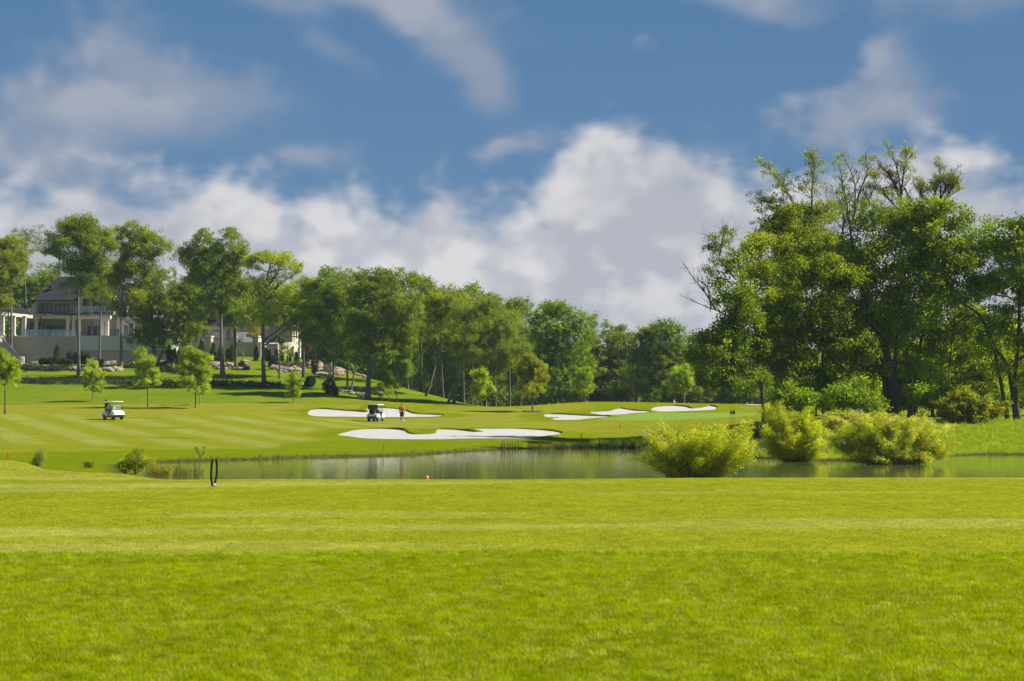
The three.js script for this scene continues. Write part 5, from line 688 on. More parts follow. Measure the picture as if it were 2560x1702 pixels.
  // windows and doors: frame with panes recessed in it
  const window_ = (name, px0, px1, py0, py1, z, panes, par = root) => {
    const f = new MB(), x0 = X(px0), x1 = X(px1), y0 = Y(py1), y1 = Y(py0), t = 0.09; f.box(x0, x1, y1 - t, y1, z, z + 0.12); f.box(x0, x1, y0, y0 + t, z, z + 0.12);
    for (let k = 0; k <= panes; k++) { const x = lerp(x0, x1 - t, k / panes); f.box(x, x + t, y0 + t, y1 - t, z, z + 0.12); }
    const fr = f.build(name, frameM, par); for (let k = 0; k < panes; k++) { const a = lerp(x0, x1 - t, k / panes) + t, b = lerp(x0, x1 - t, (k + 1) / panes); new MB().quad(V(a, y0 + t, z + 0.04), V(b, y0 + t, z + 0.04), V(b, y1 - t, z + 0.04), V(a, y1 - t, z + 0.04)).build('pane', glass, fr); } return fr;
  };
  window_('window', 95, 128, 760, 783, 0.02, 3); window_('window', 137, 170, 761, 783, 0.02, 3); window_('balcony_door', 209, 222, 754, 785, 0.42, 2); window_('balcony_door', 236, 262, 756, 785, 0.42, 2);
  window_('sliding_door', 103, 165, 812, 843, -2.38, 6); window_('sliding_door', 209, 248, 814, 844, -2.38, 4); window_('window', 281, 292, 824, 842, -1.18, 1); window_('window', 305, 314, 815, 843, -1.18, 1); window_('window', 318, 326, 812, 843, -1.18, 1); window_('window', 333, 340, 815, 843, -1.18, 1); window_('window', 385, 398, 805, 842, -3.18, 2); window_('window', 330, 342, 767, 785, -4.98, 1);
  for (const [px0, px1] of [[44, 55], [62, 75], [83, 96]]) window_('porch_door', px0, px1, 806, 843, -2.38, 1);
  for (const px of [331, 342]) bx('white_trim', poolW, X(px - 2.5), X(px + 1.5), 0, Y(792), -1.19, -1.02);
  // glass balustrades on both floors
  const bal = (x0, x1, y, z, n) => { const f = new MB().box(x0, x1, y + 1.0, y + 1.04, z - 0.03, z + 0.03).build('railing', frameM, root); for (let k = 0; k < n; k++) { const a = lerp(x0, x1, k / n) + 0.04, b = lerp(x0, x1, (k + 1) / n) - 0.04; new MB().box(a, b, y + 0.03, y + 0.99, z - 0.01, z + 0.01).build('glass_panel', clearGlass, f); } };
  bal(X(80), X(210), 0.02, 4.8, 8); bal(X(198), X(285), yB + 0.1, 2.4, 5); bal(X(-20), X(34), 0.02, 9.4, 4);
  // terrace block, pool wall, stairs
  bx('terrace_floor', std(0.5, 0.46, 0.4, 0.8), X(-70), X(345), -0.2, 0, -12, 5.2);
  bx('terrace_wall', stoneW, X(-70), X(213), -5.2, -0.2, -11.5, 5.1); bx('terrace_wall', stoneW, X(340), X(408), -5.2, -0.02, -11.4, -2.4); bx('terrace_floor', std(0.5, 0.46, 0.4, 0.8), X(-70), X(36), -0.198, 0.004, 5.2, 10); bx('terrace_wall', stoneW, X(-70), X(22), -5.2, -0.2, 5.1, 9.9);
  bx('pool_wall', poolW, X(213), X(447), Y(877), 0.05, -2, 5.6); bx('pool_footing', stoneW, X(213), X(447), -5.2, Y(877), -1.9, 5.5);
  const st = new MB(), nS = 16; for (let k = 0; k < nS; k++) { const t = k / nS, x0 = X(36) + (X(92) - X(36)) * t, x1 = X(36) + (X(92) - X(36)) * (t + 1 / nS), y1 = lerp(-0.2, -3.7, t); st.box(x0, x1, -5.0, y1, 7.0, 9.2); } const stair = st.build('stair', std(0.42, 0.39, 0.34, 0.85), root);
  const sw = new MB(); sw.quad(V(X(52), -5, 9.3), V(X(95), -5, 9.3), V(X(95), -3.0, 9.3), V(X(52), -0.3, 9.3)); sw.quad(V(X(95), -5, 9.3), V(X(95), -5, 6.9), V(X(95), -3.0, 6.9), V(X(95), -3.0, 9.3)); sw.quad(V(X(52), -0.3, 9.3), V(X(95), -3.0, 9.3), V(X(95), -3.0, 9.0), V(X(52), -0.3, 9.0)); sw.build('stair_wall', stucco, root);
  bx('stair_pier', stucco, X(50), X(56), -5, -1.9, 9.35, 10.1);
  new MB().tube([V(X(52), 0.7, 9.15), V(X(95), -2.1, 9.15)], [0.03, 0.03], 6).build('handrail', frameM, root);
  for (const [px, w] of [[190, 2], [112, 2]]) new MB().tube([V(X(px), Y(792), 2.8), V(X(px), 0, 2.8)], [0.06, 0.06], 6).build('downpipe', frameM, root);
}
{
  const d0 = 268, o = at(580, 852, d0), u = PX(d0), X = (px) => (px - 580) * u, Y = (py) => (852 - py) * u, root = thing('garage_house', 'dark-roofed cream garage house half hidden by the hill trees', 'house', o);
  const bx = (name, mat, x0, x1, y0, y1, z0, z1, par = root) => new MB().box(x0, x1, y0, y1, z0, z1).build(name, mat, par);
  bx('wall', stucco, X(470), X(700), -1, Y(816), -12, 0); bx('cornice', cream, X(468), X(702), Y(824), Y(817), 0, 0.5); bx('side_wall', cream, X(690), X(742), -1, Y(806), -8, 2.5);
  const rf = new MB(); rf.quad(V(X(462), Y(817), 1), V(X(706), Y(817), 1), V(X(670), Y(762), -6), V(X(500), Y(762), -6)); rf.tri(V(X(706), Y(817), 1), V(X(706), Y(817), -13), V(X(670), Y(762), -6)); rf.tri(V(X(462), Y(817), -13), V(X(462), Y(817), 1), V(X(500), Y(762), -6)); rf.quad(V(X(706), Y(817), -13), V(X(462), Y(817), -13), V(X(500), Y(762), -6), V(X(670), Y(762), -6));
  const roof = rf.build('roof', slate, root);
  new MB().tri(V(X(505), Y(800), 0.6), V(X(540), Y(800), 0.6), V(X(522), Y(765), -0.6)).tri(V(X(540), Y(800), 0.6), V(X(540), Y(800), -4), V(X(522), Y(765), -0.6)).build('gable', slateTrim, roof); bx('dormer', cream, X(637), X(648), Y(799), Y(786), -1.6, 0.6, roof); bx('dormer_pane', glass, X(639), X(646), Y(797), Y(788), 0.6, 0.64, roof);
  const win = (px0, px1, py0, py1, n, name) => { const f = bx(name, frameM, X(px0), X(px1), Y(py1), Y(py0), 0.01, 0.12), w = (X(px1) - X(px0)); for (let k = 0; k < n; k++) new MB().box(X(px0) + w * (k + 0.08) / n, X(px0) + w * (k + 0.92) / n, Y(py1) + 0.1, Y(py0) - 0.1, 0.12, 0.15).build('pane', name === 'garage_door' ? cream : glass, f); };
  win(486, 493, 825, 850, 1, 'door'); win(506, 518, 828, 846, 2, 'window'); win(532, 552, 828, 848, 4, 'garage_door'); win(566, 574, 826, 850, 1, 'door'); win(592, 606, 832, 850, 3, 'garage_door'); win(612, 630, 830, 850, 3, 'garage_door');
  bx('stone_tower', std(0.33, 0.26, 0.18, 0.95), X(722), X(742), -3.5, Y(812), 2.6, 6); bx('tower_window', glass, X(745), X(748), 0.2, Y(830), 2.6, 3.0); bx('white_pier', poolW, X(764), X(768), -3, Y(855), 8, 9);
}
{ // retaining wall of the drive with piers
  const d0 = 251, o = at(560, 905, d0), u = PX(d0), X = (px) => (px - 560) * u, Y = (py) => (905 - py) * u, root = thing('retaining_wall', 'long grey retaining wall with stone piers below the garage drive', 'wall', o);
  new MB().box(X(448), X(651), -1.2, Y(857), -1.4, 0).build('wall_face', std(0.40, 0.36, 0.30, 0.9), root); new MB().box(X(446), X(652), Y(857), Y(853.5), -1.45, 0.08).build('coping', std(0.5, 0.45, 0.38, 0.85), root);
  for (const px of [521, 579, 639]) { const p = new MB().box(X(px) - 0.36, X(px) + 0.36, -1.2, Y(843), -1.7, 0.3).build('pier', std(0.34, 0.28, 0.22, 0.95), root); new MB().box(X(px) - 0.46, X(px) + 0.46, Y(843), Y(840), -1.8, 0.4).build('pier_cap', cream, p); }
  const sd = new MB(); sd.quad(V(X(651), -1.2, 0), V(X(722), -1.2, -10), V(X(722), Y(846), -10), V(X(651), Y(857), 0)); sd.build('side_wall', std(0.47, 0.42, 0.35, 0.9), root);
  new MB().box(X(600), X(640), -1.2, Y(893), 0.002, 0.1).build('wall_base', std(0.24, 0.23, 0.22, 0.95), root);
  const dr = thing('driveway', 'drive behind the retaining wall where the white van stands', 'driveway', V(0, 0, 0), 0, null, 'structure'), q = at(560, 852, 258); new MB().box(X(448) + o.x, X(690) + o.x, o.y - 1, o.y + Y(856.5), -268, -d0 - 1.41).build('paving', std(0.3, 0.28, 0.25, 0.9), dr);
}
{ // white van on the drive
  const d = 256, p = at(622, 849, d); p.y = at(560, 856.5, 251).y; const root = thing('parked_van', 'white van parked on the drive under the golden shrub', 'van', p, -0.25), white = std(0.8, 0.8, 0.8, 0.3);
  const prof = new THREE.Shape([[-1.9, 0.35], [1.0, 0.35], [1.95, 0.4], [2.0, 0.75], [1.2, 0.95], [0.6, 1.6], [0.3, 1.68], [-1.8, 1.68], [-1.95, 1.5]].map((a) => new THREE.Vector2(...a))), g = new THREE.ExtrudeGeometry(prof, { depth: 1.6, bevelEnabled: true, bevelSize: 0.06, bevelThickness: 0.06, bevelSegments: 2 }); g.translate(0, 0, -0.8); part('body', g, white, root);
  new MB().quad(V(1.21, 1.0, -0.7), V(1.21, 1.0, 0.7), V(0.68, 1.55, 0.66), V(0.68, 1.55, -0.66)).build('windscreen', glass, root).position.set(0.05, 0.03, 0); new MB().box(-0.1, 0.75, 1.0, 1.5, 0.862, 0.875).build('side_window', glass, root);
  for (const x of [-1.25, 1.25]) for (const z of [-0.75, 0.75]) { const w = part('wheel', new THREE.CylinderGeometry(0.34, 0.34, 0.24, 18).rotateX(Math.PI / 2), std(0.02, 0.02, 0.02, 0.8), root); w.position.set(x, 0.34, z); }
}
// ---------------------------------------------------------------- boulder rows, stone stairs, paving
const rockTex = noiseTexture(256, (u, v) => { const k = 0.72 + 0.25 * torus(u, v, 3, 2) + 0.25 * torus(u, v, 11, 4); return [k, k * 0.97, k * 0.92]; });
const rockMats = [std(0.33, 0.29, 0.245, 0.95, { map: rockTex }), std(0.38, 0.31, 0.235, 0.95, { map: rockTex }), std(0.25, 0.23, 0.215, 0.95, { map: rockTex }), std(0.36, 0.265, 0.17, 0.95, { map: rockTex })];
const rocks = [1, 2, 3, 4, 5, 6].map((k) => { const g = new THREE.IcosahedronGeometry(1, 2), p = g.attributes.position; for (let i = 0; i < p.count; i++) { const v = V(p.getX(i), p.getY(i), p.getZ(i)); const f = 1 + 0.35 * noise3(v.x * 1.1 + k * 9, v.y * 1.1, v.z * 1.1) + 0.1 * noise3(v.x * 3 + k, v.y * 3, v.z * 3); v.multiplyScalar(f); v.y = clamp(v.y, -0.62, 0.62 + 0.1 * noise3(v.x * 4, k, v.z * 4)); p.setXYZ(i, v.x, v.y, v.z); } g.computeVertexNormals(); return g; });
function boulders(label, line, n, size, spread, seed, mats = rockMats) {
  const r = rng(seed), c = line[Math.floor(line.length / 2)], root0 = onGround(c[0], hit(c[0], c[1], 170)), root = thing('boulder_row', label, 'boulders', root0, 0, 'boulder rows of the hillside garden');
  for (let k = 0; k < n; k++) { const u = (k + r() * 0.8) / n * (line.length - 1), i = Math.min(line.length - 2, Math.floor(u)), px = lerp(line[i][0], line[i + 1][0], u - i), py = lerp(line[i][1], line[i + 1][1], u - i) + (r() - 0.5) * spread, d = hit(px, py, 170), p = onGround(px, d), s = size * (0.6 + 0.9 * r()); const m = part('boulder', rocks[k % 6], mats[Math.floor(r() * mats.length)], root); m.position.set(p.x - root0.x, p.y - root0.y + s * 0.25, p.z - root0.z); m.rotation.set(r() * 0.3, r() * 6.28, r() * 0.3); m.scale.set(s * (0.9 + 0.5 * r()), s * 0.7, s * 0.8); }
  return root;
}
boulders('upper row of grey boulders below the terrace planting, left half', [[70, 906], [130, 908], [200, 906], [250, 908]], 34, 0.45, 3, 1);
boulders('upper row of grey boulders below the pool wall planting', [[252, 907], [300, 903], [345, 905], [400, 906], [432, 906]], 40, 0.5, 6, 2);
boulders('lower row of grey boulders left of the tallest oak trunk', [[48, 920], [100, 923], [150, 922], [190, 924]], 34, 0.5, 4, 3);
boulders('lower row of grey boulders right of the tallest oak trunk', [[205, 924], [260, 925], [305, 924]], 22, 0.5, 4, 4);
boulders('pile of tan boulders under the sweeping light tree', [[385, 905], [410, 910], [434, 908]], 26, 0.5, 12, 5);
boulders('tumble of boulders behind the fullest young tree and straight grey trunk', [[530, 915], [560, 918], [600, 918], [615, 910]], 30, 0.45, 12, 6);
boulders('boulder bank right of the umbrella tree', [[676, 906], [700, 918], [730, 925], [750, 920]], 80, 0.42, 26, 7);
boulders('tan boulders left of the stone stairs', [[765, 905], [790, 910], [803, 925], [808, 935]], 56, 0.52, 26, 8, [rockMats[1], rockMats[3], rockMats[0]]);
boulders('tan boulders right of the stone stairs', [[834, 905], [842, 918], [848, 932]], 42, 0.5, 24, 9, [rockMats[1], rockMats[3], rockMats[0]]);
boulders('tail of small boulders running down right of the twin-trunked tree', [[852, 920], [885, 930], [905, 932], [915, 940]], 60, 0.36, 14, 10);
boulders('row of low stones and plants at the foot of the umbrella tree', [[625, 963], [670, 964], [720, 967], [760, 968]], 30, 0.32, 4, 11);
{ const d0 = hit(818, 938, 170), root0 = onGround(818, d0), u = PX(d0), root = thing('stone_stairs', 'weathered stone slab stairs between tan boulders', 'stairs', root0), r = rng(33), slab = std(0.36, 0.345, 0.34, 0.95, { map: rockTex }); for (let k = 0; k < 9; k++) { const w = 1.0 - k * 0.03, g = new THREE.BoxGeometry(w * 1.6 * (0.85 + 0.3 * r()), 0.17, 0.8, 3, 1, 2), p = g.attributes.position; for (let i = 0; i < p.count; i++) { p.setX(i, p.getX(i) + 0.06 * noise3(p.getX(i) * 3, k, p.getZ(i) * 3)); p.setY(i, p.getY(i) + 0.03 * noise3(p.getZ(i) * 4, k, p.getX(i) * 4)); } g.computeVertexNormals(); const m = part('step', g, k % 3 === 1 ? rockMats[0] : k % 3 === 2 ? rockMats[2] : slab, root); m.position.set(-k * 0.06 + (r() - 0.5) * 0.16, 0.1 + k * 0.23, -k * 0.5); m.rotation.y = (r() - 0.5) * 0.12; } }
{ const pts = [[832, 970], [850, 974], [875, 980], [905, 988]], r = rng(34), c = onGround(860, hit(860, 977, 170)), root = thing('stone_paving', 'strip of pale flat stones running down the slope right of the dark red bush', 'paving', c, 0, null, 'structure'); for (let k = 0; k < 30; k++) { const u = k / 29 * 3, i = Math.min(2, Math.floor(u)), px = lerp(pts[i][0], pts[i + 1][0], u - i), py = lerp(pts[i][1], pts[i + 1][1], u - i) + (r() - 0.5) * 5, p = onGround(px, hit(px, py, 170)), m = part('stone', rocks[k % 6], rockMats[k % 3], root); m.position.copy(p.sub(c)).y += 0.05; m.scale.set(0.6 + 0.3 * r(), 0.16, 0.45); m.rotation.y = r() * 6; }
  const root2 = boulders('few pale stones at the foot of the broad flared trunk', [[885, 972], [910, 976], [935, 984], [960, 990]], 14, 0.35, 6, 12); }

// ---------------------------------------------------------------- bodies: smooth surfaces round tapered bones (surface nets)
function netMesh(sdf, lo, hi, cell) {
  const n = [0, 1, 2].map((k) => Math.ceil((hi[k] - lo[k]) / cell) + 1), [nx, ny, nz] = n, f = new Float32Array(nx * ny * nz), id = (i, j, k) => (k * ny + j) * nx + i;
  for (let k = 0; k < nz; k++) for (let j = 0; j < ny; j++) for (let i = 0; i < nx; i++) f[id(i, j, k)] = sdf(lo[0] + i * cell, lo[1] + j * cell, lo[2] + k * cell);
  const vi = new Int32Array(nx * ny * nz).fill(-1), P = [], I = [], E = [[0, 1], [2, 3], [4, 5], [6, 7], [0, 2], [1, 3], [4, 6], [5, 7], [0, 4], [1, 5], [2, 6], [3, 7]];
  for (let k = 0; k < nz - 1; k++) for (let j = 0; j < ny - 1; j++) for (let i = 0; i < nx - 1; i++) {
    const c = []; let m = 0; for (let q = 0; q < 8; q++) { const v = f[id(i + (q & 1), j + ((q >> 1) & 1), k + (q >> 2))]; c.push(v); if (v < 0) m++; } if (m === 0 || m === 8) continue;
    let x = 0, y = 0, z = 0, cnt = 0; for (const [a, b] of E) if ((c[a] < 0) !== (c[b] < 0)) { const t = c[a] / (c[a] - c[b]); x += lerp(a & 1, b & 1, t); y += lerp((a >> 1) & 1, (b >> 1) & 1, t); z += lerp(a >> 2, b >> 2, t); cnt++; }
    vi[id(i, j, k)] = P.length / 3; P.push(lo[0] + (i + x / cnt) * cell, lo[1] + (j + y / cnt) * cell, lo[2] + (k + z / cnt) * cell);
  }
  for (let k = 1; k < nz - 1; k++) for (let j = 1; j < ny - 1; j++) for (let i = 1; i < nx - 1; i++) {
    const a = f[id(i, j, k)] < 0; const quad = (p, q, r, s, flip) => { if (p < 0 || q < 0 || r < 0 || s < 0) return; flip ? I.push(p, q, r, p, r, s) : I.push(p, r, q, p, s, r); };
    if (a !== f[id(i + 1, j, k)] < 0) quad(vi[id(i, j - 1, k - 1)], vi[id(i, j, k - 1)], vi[id(i, j, k)], vi[id(i, j - 1, k)], a);
    if (a !== f[id(i, j + 1, k)] < 0) quad(vi[id(i - 1, j, k - 1)], vi[id(i - 1, j, k)], vi[id(i, j, k)], vi[id(i, j, k - 1)], a);
    if (a !== f[id(i, j, k + 1)] < 0) quad(vi[id(i - 1, j - 1, k)], vi[id(i, j - 1, k)], vi[id(i, j, k)], vi[id(i - 1, j, k)], a);
  }
  const g = new THREE.BufferGeometry(); g.setAttribute('position', new THREE.Float32BufferAttribute(P, 3)); g.setIndex(I); g.computeVertexNormals(); return g;
}
const capsule = (b, x, y, z) => { const [ax, ay, az, ra, bx, by, bz, rb] = b, ex = bx - ax, ey = by - ay, ez = bz - az, t = clamp(((x - ax) * ex + (y - ay) * ey + (z - az) * ez) / (ex * ex + ey * ey + ez * ez + 1e-9), 0, 1); return Math.hypot(x - ax - ex * t, y - ay - ey * t, z - az - ez * t) - lerp(ra, rb, t); };
const smin = (a, b, k) => { const h = Math.max(k - Math.abs(a - b), 0) / k; return Math.min(a, b) - h * h * k * 0.25; };
const bonesSdf = (bones, k, grow = 0) => (x, y, z) => { let d = 1e9; for (const b of bones) d = smin(d, capsule(b, x, y, z), k); return d - grow; };
function boundsOf(bones, pad) { const lo = [1e9, 1e9, 1e9], hi = [-1e9, -1e9, -1e9]; for (const b of bones) for (const o of [0, 4]) for (let k = 0; k < 3; k++) { lo[k] = Math.min(lo[k], b[o + k] - b[o + 3] - pad); hi[k] = Math.max(hi[k], b[o + k] + b[o + 3] + pad); } return [lo, hi]; }
const bone = (J, a, ra, b, rb) => [...J[a], ra, ...J[b], rb];
const skin = std(0.42, 0.24, 0.16, 0.6), shirtOrange = std(0.72, 0.17, 0.045, 0.85), shortsNavy = std(0.012, 0.012, 0.03, 0.9), shoeWhite = std(0.7, 0.68, 0.62, 0.7), capNavy = std(0.02, 0.035, 0.05, 0.9), shirtPale = std(0.55, 0.56, 0.72, 0.85), trousersDark = std(0.03, 0.03, 0.05, 0.9);
function handBones(w, dir, side, curl, thumbDir) {                   // palm and five unequal, bent fingers
  const d = dir.clone().normalize(), s = side.clone().normalize(), p = V(0, 0, 0).crossVectors(d, s), out = [], P = (a, b, c) => w.clone().addScaledVector(d, a).addScaledVector(s, b).addScaledVector(p, c);
  const B = (a, ra, b, rb) => out.push([a.x, a.y, a.z, ra, b.x, b.y, b.z, rb]);
  B(P(0, 0, 0), 0.026, P(0.07, -0.02, 0), 0.018); B(P(0, 0, 0), 0.026, P(0.07, 0.022, 0), 0.018);
  [[-0.032, 0.062], [-0.011, 0.075], [0.011, 0.07], [0.032, 0.055]].forEach(([o, L]) => { const a = P(0.078, o, 0), b = P(0.078 + L * 0.42 * (1 - curl * 0.2), o, L * 0.25 * curl), c = P(0.078 + L * 0.6 * (1 - curl * 0.5), o, L * 0.75 * curl), e = P(0.078 + L * (1 - curl * 0.95), o * 0.9, L * 0.9 * curl); B(a, 0.0105, b, 0.0095); B(b, 0.0095, c, 0.0085); B(c, 0.0085, e, 0.0075); });
  const t0 = P(0.02, thumbDir * 0.025, 0.01), t1 = P(0.05, thumbDir * 0.05, 0.025), t2 = P(0.08, thumbDir * 0.045, 0.045); B(t0, 0.013, t1, 0.011); B(t1, 0.011, t2, 0.009); return out;
}
function headSdf(c, f) {                                             // c centre, f facing (unit, horizontal)
  const s = V(-f.z, 0, f.x), P = (a, b, h) => [c.x + f.x * a + s.x * b, c.y + h, c.z + f.z * a + s.z * b], B = (p, ra, q, rb) => [...p, ra, ...q, rb];
  return [B(P(-0.015, 0, 0.03), 0.088, P(0.02, 0, 0.035), 0.08), B(P(0.03, 0, -0.05), 0.058, P(0.05, 0, -0.085), 0.034), B(P(0.088, 0, 0.012), 0.011, P(0.112, 0, -0.022), 0.014), B(P(0.075, -0.03, 0.03), 0.012, P(0.075, 0.03, 0.03), 0.012), B(P(0.083, -0.02, -0.055), 0.008, P(0.083, 0.02, -0.055), 0.008), B(P(-0.01, 0.078, 0.005), 0.018, P(-0.015, 0.088, -0.02), 0.012), B(P(-0.01, -0.078, 0.005), 0.018, P(-0.015, -0.088, -0.02), 0.012), B(P(-0.02, 0, -0.06), 0.055, P(-0.03, 0, -0.15), 0.056)];
}
function person(label, pos, turn, J, o) {
  const root = thing('person', label, 'person', pos, turn);
  const torso = [bone(J, 'chestL', 0.11, 'chestR', 0.11), bone(J, 'waistL', 0.105, 'waistR', 0.105), bone(J, 'hipL', 0.115, 'hipR', 0.115), bone(J, 'chest', 0.12, 'waist', 0.11), bone(J, 'waist', 0.11, 'pelvis', 0.12), bone(J, 'shL', 0.068, 'shR', 0.068)];
  const arms = ['L', 'R'].flatMap((k) => [bone(J, 'sh' + k, 0.06, 'el' + k, 0.043), bone(J, 'el' + k, 0.043, 'wr' + k, 0.028)]);
  const legs = ['L', 'R'].flatMap((k) => [bone(J, 'hip' + k, 0.095, 'kn' + k, 0.06), bone(J, 'kn' + k, 0.058, 'an' + k, 0.038), bone(J, 'an' + k, 0.04, 'to' + k, 0.034)]);
  const head = headSdf(V(...J.head), o.face), hands = [...handBones(V(...J.wrL), o.handDirL, o.handSideL, o.curlL ?? 0.5, o.thumbL ?? 1), ...handBones(V(...J.wrR), o.handDirR, o.handSideR, o.curlR ?? 0.5, o.thumbR ?? 1)];
  const body = [...torso, ...arms, ...legs]; let [lo, hi] = boundsOf([...body], 0.05); const bodyG = netMesh(bonesSdf(body, 0.05), lo, hi, 0.016);
  [lo, hi] = boundsOf(head, 0.03); const headG = netMesh(bonesSdf(head, 0.02), lo, hi, 0.007); const hg = [hands.slice(0, hands.length / 2), hands.slice(hands.length / 2)].map((h) => { const [a, b] = boundsOf(h, 0.015); return netMesh(bonesSdf(h, 0.012), a, b, 0.006); });
  part('body', mergeGeometries([bodyG, headG, ...hg]), skin, root);
  const eyes = new MB(); const fs = V(-o.face.z, 0, o.face.x); for (const q of [-0.032, 0.032]) { const c = V(...J.head).addScaledVector(o.face, 0.083).addScaledVector(fs, q).add(V(0, 0.008, 0)); eyes.tube([c.clone().add(V(0, -0.006, 0)), c.clone().add(V(0, 0.006, 0))], [0.009, 0.009], 6); } eyes.build('eye', std(0.02, 0.015, 0.01, 0.3), root);
  const slee = ['L', 'R'].map((k) => { const a = J['sh' + k], b = J['el' + k], t = 0.85; return [...a, 0.064, lerp(a[0], b[0], t), lerp(a[1], b[1], t), lerp(a[2], b[2], t), 0.062]; });
  const shirtB = [...torso, ...slee], cutY = J.pelvis[1] - 0.05; [lo, hi] = boundsOf(shirtB, 0.06); const ss = bonesSdf(shirtB, 0.05, 0.016); part('shirt', netMesh((x, y, z) => Math.max(ss(x, y, z), cutY - y), lo, hi, 0.016), o.shirt, root);
  const shortB = [bone(J, 'hipL', 0.118, 'hipR', 0.118), bone(J, 'pelvis', 0.12, 'waist', 0.10), ...['L', 'R'].map((k) => { const a = J['hip' + k], b = J['kn' + k], t = o.longLegs ? 1 : 0.82; return [...a, 0.105, lerp(a[0], b[0], t), lerp(a[1], b[1], t), lerp(a[2], b[2], t), 0.092]; }), ...(o.longLegs ? ['L', 'R'].map((k) => bone(J, 'kn' + k, 0.075, 'an' + k, 0.06)) : [])]; [lo, hi] = boundsOf(shortB, 0.05); const sh = bonesSdf(shortB, 0.03, 0.012), top = J.pelvis[1] + 0.10; part(o.longLegs ? 'trousers' : 'shorts', netMesh((x, y, z) => Math.max(sh(x, y, z), y - top), lo, hi, 0.016), o.trouser, root);
  for (const k of ['L', 'R']) { const b = [bone(J, 'an' + k, 0.05, 'to' + k, 0.046)]; b[0][1] -= 0.02; const [a, c] = boundsOf(b, 0.03); part('shoe', netMesh((x, y, z) => Math.max(bonesSdf(b, 0.01, 0.006)(x, y, z), J['an' + k][1] - 0.085 - y), a, c, 0.012), o.shoe, root); }
  { const c = V(...J.head), s2 = bonesSdf([[c.x - o.face.x * 0.012, c.y + 0.045, c.z - o.face.z * 0.012, 0.098, c.x + o.face.x * 0.012, c.y + 0.05, c.z + o.face.z * 0.012, 0.09]], 0.01), brim = [c.x + o.face.x * 0.085, c.y + 0.05, c.z + o.face.z * 0.085, 0.012, c.x + o.face.x * 0.16, c.y + 0.04, c.z + o.face.z * 0.16, 0.009]; const sdx = V(-o.face.z, 0, o.face.x); const brims = [-0.05, -0.025, 0, 0.025, 0.05].map((q) => [brim[0] + sdx.x * q, brim[1], brim[2] + sdx.z * q, 0.011, brim[4] + sdx.x * q * 0.9 - o.face.x * Math.abs(q) * 0.6, brim[5], brim[6] + sdx.z * q * 0.9 - o.face.z * Math.abs(q) * 0.6, 0.009]); part(o.hat ?? 'cap', netMesh((x, y, z) => { const h = Math.max(s2(x, y, z), c.y + 0.048 - y); return o.hair ? h : Math.min(h, bonesSdf(brims, 0.02)(x, y, z)); }, [c.x - 0.2, c.y - 0.02, c.z - 0.2], [c.x + 0.2, c.y + 0.17, c.z + 0.2], 0.008), o.cap, root); }
  return root;
}
const standJ = { head: [0.01, 1.655, 0.03], chest: [0, 1.33, 0], waist: [0, 1.12, 0.01], pelvis: [0, 0.96, 0], chestL: [-0.075, 1.32, 0], chestR: [0.075, 1.32, 0], waistL: [-0.05, 1.1, 0.01], waistR: [0.05, 1.1, 0.01], shL: [-0.185, 1.43, 0], shR: [0.185, 1.43, 0], elL: [-0.265, 1.16, 0.03], elR: [0.27, 1.17, 0.03], wrL: [-0.30, 0.93, -0.06], wrR: [0.275, 0.94, -0.05], hipL: [-0.085, 0.93, 0], hipR: [0.085, 0.93, 0], knL: [-0.10, 0.50, -0.01], knR: [0.12, 0.50, -0.01], anL: [-0.105, 0.09, 0.02], anR: [0.155, 0.09, 0.02], toL: [-0.13, 0.045, -0.14], toR: [0.21, 0.045, -0.13] };
{ const d = 165, p = onGround(1004.5, d); person('golfer seen from behind in orange polo, navy shorts and white shoes, holding a club', p, -0.2, standJ, { face: V(0.12, 0, -0.99).normalize(), handDirL: V(-0.1, -1, -0.1), handSideL: V(0, 0, 1), handDirR: V(0.05, -1, -0.15), handSideR: V(0, 0, 1), curlR: 0.9, shirt: shirtOrange, trouser: shortsNavy, shoe: shoeWhite, cap: capNavy });
  const c = thing('golf_club', 'thin golf club held in the right hand of the golfer in orange', 'golf club', p.clone().add(V(0.27, 0, 0)), -0.2); new MB().tube([V(0.0, 0.95, -0.06), V(0.05, 0.03, -0.25)], [0.008, 0.005], 6).build('shaft', std(0.5, 0.5, 0.5, 0.3, { metalness: 0.8 }), c); new MB().tube([V(0.0, 0.98, -0.055), V(0.014, 0.74, -0.105)], [0.013, 0.011], 8).build('grip', std(0.02, 0.02, 0.02, 0.8), c); new MB().box(0.03, 0.07, 0.005, 0.06, -0.33, -0.24).build('club_head', std(0.5, 0.5, 0.5, 0.25, { metalness: 0.9 }), c); }

